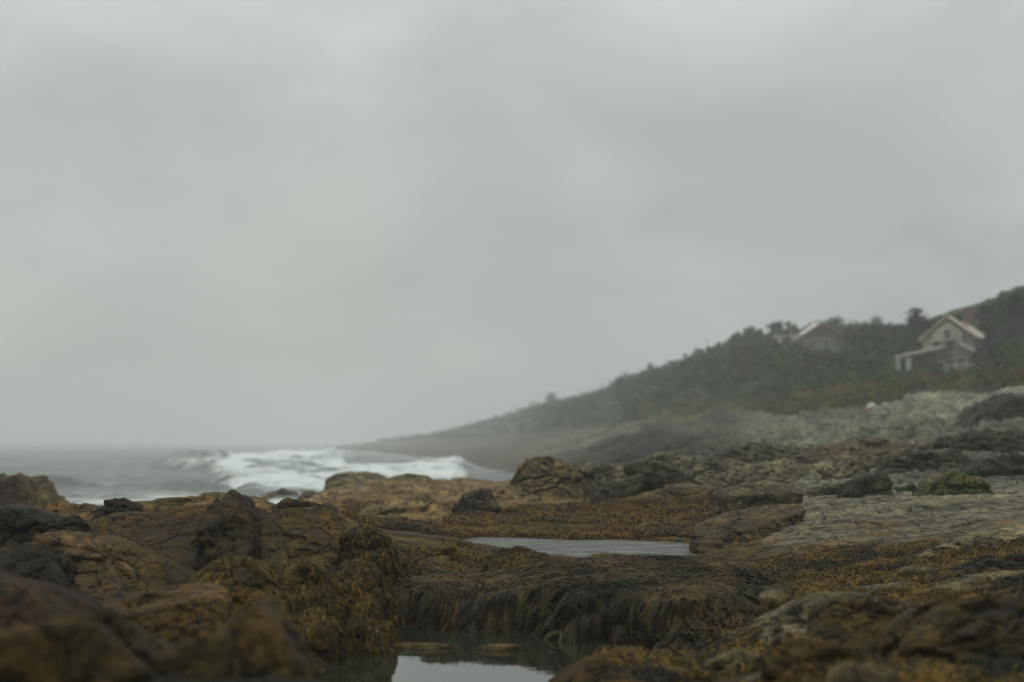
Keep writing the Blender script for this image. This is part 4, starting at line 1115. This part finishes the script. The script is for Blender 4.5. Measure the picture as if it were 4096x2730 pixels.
def window(parent, x, y, z, w, h):
    f = part('window', [('box', x, y - .04, z + h / 2 + .06, w + .24, .1, .12), ('box', x, y - .04, z - h / 2 - .06, w + .24, .12, .12),
                        ('box', x - w / 2 - .06, y - .04, z, .12, .1, h), ('box', x + w / 2 + .06, y - .04, z, .12, .1, h), ('box', x, y - .03, z, w, .05, .06)], M_trim, parent)
    part('pane', [('box', x, y - .01, z, w, .03, h)], M_pane, f)

def gable_roof(name, x0, x1, z0, zr, y0, y1, mat, parent, th=.18, ov=.35):
    xm = (x0 + x1) / 2
    k = (zr - z0) / (xm - x0)
    return part(name, [('prism', [(x0 - ov, z0 - k * ov), (xm, zr), (x1 + ov, z0 - k * ov), (x1 + ov, z0 - k * ov + th), (xm, zr + th), (x0 - ov, z0 - k * ov + th)], y0 - ov, y1 + ov)], mat, parent)

def cottage_near():
    hp = P(950, 374, 128)
    r = bpy.data.objects.new('cottage', None); COL.objects.link(r); r.location = tuple(hp)
    tag(r, 'pale weathered cottage with white porch and gables on the right hillside', 'house'); r.rotation_euler = (0, 0, -.55)
    # main block, 2 storeys; 1 px ~ 0.09 m
    part('wall', [('box', -.2, 3, 1.3, 4.6, 5, 4.2), ('prism', [(-2.5, 3.4), (2.1, 3.4), (-.2, 5.1)], .52, 5.48)], M_wall, r)
    gable_roof('roof', -2.5, 2.1, 3.4, 5.15, .5, 5.5, M_shingle, r)
    part('chimney', [('box', .9, 3.5, 5.4, .6, .6, 1.2), ('box', .9, 3.5, 6.05, .72, .72, .12)], M_brick, r)
    part('dormer', [('prism', [(-1.5, 3.0), (1.1, 3.0), (1.1, 3.8), (-.2, 4.75), (-1.5, 3.8)], .1, .6)], M_shingle, r)
    # right wing with a long sloping roof
    part('wing_wall', [('box', 2.9, 2.2, .5, 2.2, 4.2, 2.4)], M_wall, r)
    part('wing_roof', [('prism', [(1.0, 2.7), (1.0, 2.9), (4.6, .75), (4.6, .55)], -.4, 4.6)], M_shingle, r)
    part('wing_fascia', [('prism', [(.9, 2.62), (.9, 2.95), (4.7, .75), (4.7, .42)], -.52, -.41)], M_trim, r)
    # left porch with white posts
    part('porch_roof', [('prism', [(-4.6, 1.5), (-4.6, 1.75), (-.4, 2.55), (-.4, 2.25)], -1.2, 1.6)], M_pale, r)
    for x in (-4.4, -3.4):
        part('porch_post', [('box', x, -1.0, .2, .42, .3, 2.7)], M_trim, r)
    part('porch_floor', [('box', -3.0, .2, -1.2, 3.6, 2.6, .25)], M_wall, r)
    part('porch_wall', [('box', -3.3, 1.4, .2, 2.2, .2, 2.6)], M_wall, r)
    # low deck wall with railing, right front
    part('deck', [('box', 1.9, -1.1, -.2, 3.6, 1.6, .5)], M_trim, r)
    for k in range(6):
        part('railing_post', [('box', .25 + k * .66, -1.8, .35, .12, .12, .7)], M_trim, r)
    part('railing', [('box', 1.9, -1.8, .75, 3.6, .14, .12)], M_trim, r)
    part('deck_pier', [('box', .35, -1.4, -.95, .6, .6, 1.1)], M_trim, r)
    for x, z in ((-1.3, 2.55), (0, 2.55), (.9, 1.0), (-1.0, .6)): window(r, x, .5, z, .75, .95)
    window(r, -.2, .1, 3.6, .6, .7)
    window(r, 2.9, .1, .9, .9, .7)
    part('door', [('box', -.1, .47, .3, .85, .06, 1.9)], M_pane, r)

def cottage_far():
    hp = P(815, 351, 196)
    r = bpy.data.objects.new('cottage', None); COL.objects.link(r); r.location = tuple(hp); r.scale = (1.05, 1.05, 1.05)
    tag(r, 'farther cottage with a light roof and red end, half hidden in the hillside scrub', 'house')
    part('wall', [('box', 0, 3, .9, 5.6, 5, 2.8)], M_wall, r)
    part('roof', [('prism', [(-3.2, 1.0), (-3.2, 1.25), (.9, 3.9), (.9, 3.6)], -.3, 6.2)], M_pale, r)
    part('red_roof', [('prism', [(.9, 3.6), (.9, 3.85), (4.0, 2.1), (4.0, 1.85)], -.3, 6.2)], M_redr, r)
    part('gable_wall', [('prism', [(-2.8, 1.3), (3.0, 2.2), (.9, 3.55)], .46, 5.5)], M_redr, r)
    part('side_wall', [('box', -4.3, 1.5, 1.1, 1.1, 2, 1.7)], M_pale, r)
    part('side_roof', [('box', -4.3, 1.5, 2.05, 1.4, 2.3, .18)], M_trim, r)
    for x in (-1.6, 0, 1.6): window(r, x, .5, 1.0, .8, .9)

def shed():
    hp = P(979, 350, 150)
    r = bpy.data.objects.new('shed', None); COL.objects.link(r); r.location = tuple(hp)
    tag(r, 'small pale shed in the trees right of the near cottage', 'shed')
    part('wall', [('box', 0, 1, .3, 1.7, 1.8, 1.6), ('prism', [(-.85, 1.1), (.85, 1.1), (0, 1.7)], .12, 1.88)], M_pale, r)
    gable_roof('roof', -.85, .85, 1.1, 1.72, .1, 1.9, M_pale, r, .1, .15)
    window(r, 0, .1, .5, .5, .5)
cottage_near(); cottage_far(); shed()

def buoy():
    u, d = 866, 88.0
    x = (u - 512) / F * d; z = float(ground_z([x], [d])[0])
    z = max(z + .25, float(P(u, 412, d)[2]))
    r = bpy.data.objects.new('buoy', None); COL.objects.link(r); r.location = (x, d, z)
    tag(r, 'small white buoy with a dull red end washed up where rocks meet grass', 'buoy')
    def lathe(name, prof, mat):
        n = 20; bm = bmesh.new(); rings = []
        for (rr, zz) in prof: rings.append([bm.verts.new((rr * math.cos(k * 2 * math.pi / n), rr * math.sin(k * 2 * math.pi / n), zz)) for k in range(n)])
        for a, b in zip(rings, rings[1:]):
            for k in range(n): bm.faces.new([a[k], a[(k + 1) % n], b[(k + 1) % n], b[k]])
        bm.faces.new(rings[0][::-1]); bm.faces.new(rings[-1])
        me = bpy.data.meshes.new(name); bm.to_mesh(me); bm.free(); me.materials.append(mat)
        for f in me.polygons: f.use_smooth = True
        o = bpy.data.objects.new(name, me); COL.objects.link(o); o.parent = r; return o
    lathe('float', [(.12, .2), (.3, .26), (.38, .42), (.38, .68), (.3, .84), (.12, .9)], plain_mat('white_buoy_paint', (.42, .40, .36), .5))
    lathe('red_end', [(.06, -.12), (.2, -.08), (.28, .06), (.29, .22), (.14, .235)], plain_mat('dull_red_paint', (.28, .07, .04), .6))
    lathe('spindle', [(.035, .88), (.035, 1.2)], M_bark)
    r.rotation_euler = (.2, .95, .3); r.scale = (.8, .8, .8)
buoy()

for k_, (u_, v_, d_, w_, lab_) in enumerate([(936, 361, 121, 20, 'dark bush hiding the middle of the near cottage porch'), (983, 352, 120, 30, 'dark bush overlapping the right corner of the near cottage'),
        (912, 372, 119, 13, 'small bush at the foot of the left porch post'), (958, 374, 118, 22, 'low bush below the white deck of the near cottage'), (1006, 340, 122, 30, 'big dark bush between the near cottage and the edge of the picture')]):
    tree(lab_, u_, v_, d_, w_, 'bush', 40 + k_)

# ================================================================ HAZE
def haze():
    x0, x1, y0, y1, z0, z1 = -2700, 2700, -300, 2700, -4.2, 52
    V = [(x0, y0, z0), (x1, y0, z0), (x1, y1, z0), (x0, y1, z0), (x0, y0, z1), (x1, y0, z1), (x1, y1, z1), (x0, y1, z1)]
    Q = [[3, 2, 1, 0], [4, 5, 6, 7], [0, 1, 5, 4], [1, 2, 6, 5], [2, 3, 7, 6], [3, 0, 4, 7]]
    m = bpy.data.materials.new('haze'); m.use_nodes = True
    t = m.node_tree; t.nodes.clear()
    pv = N(t, 'ShaderNodeVolumePrincipled')
    pv.inputs['Color'].default_value = (.95, .96, .955, 1); pv.inputs['Density'].default_value = 0.0012
    pv.inputs['Anisotropy'].default_value = 0.0
    o_ = N(t, 'ShaderNodeOutputMaterial'); t.links.new(pv.outputs[0], o_.inputs['Volume'])
    o = np_mesh('haze', V, Q, m, smooth=False)
    tag(o, kind='stuff')
haze()
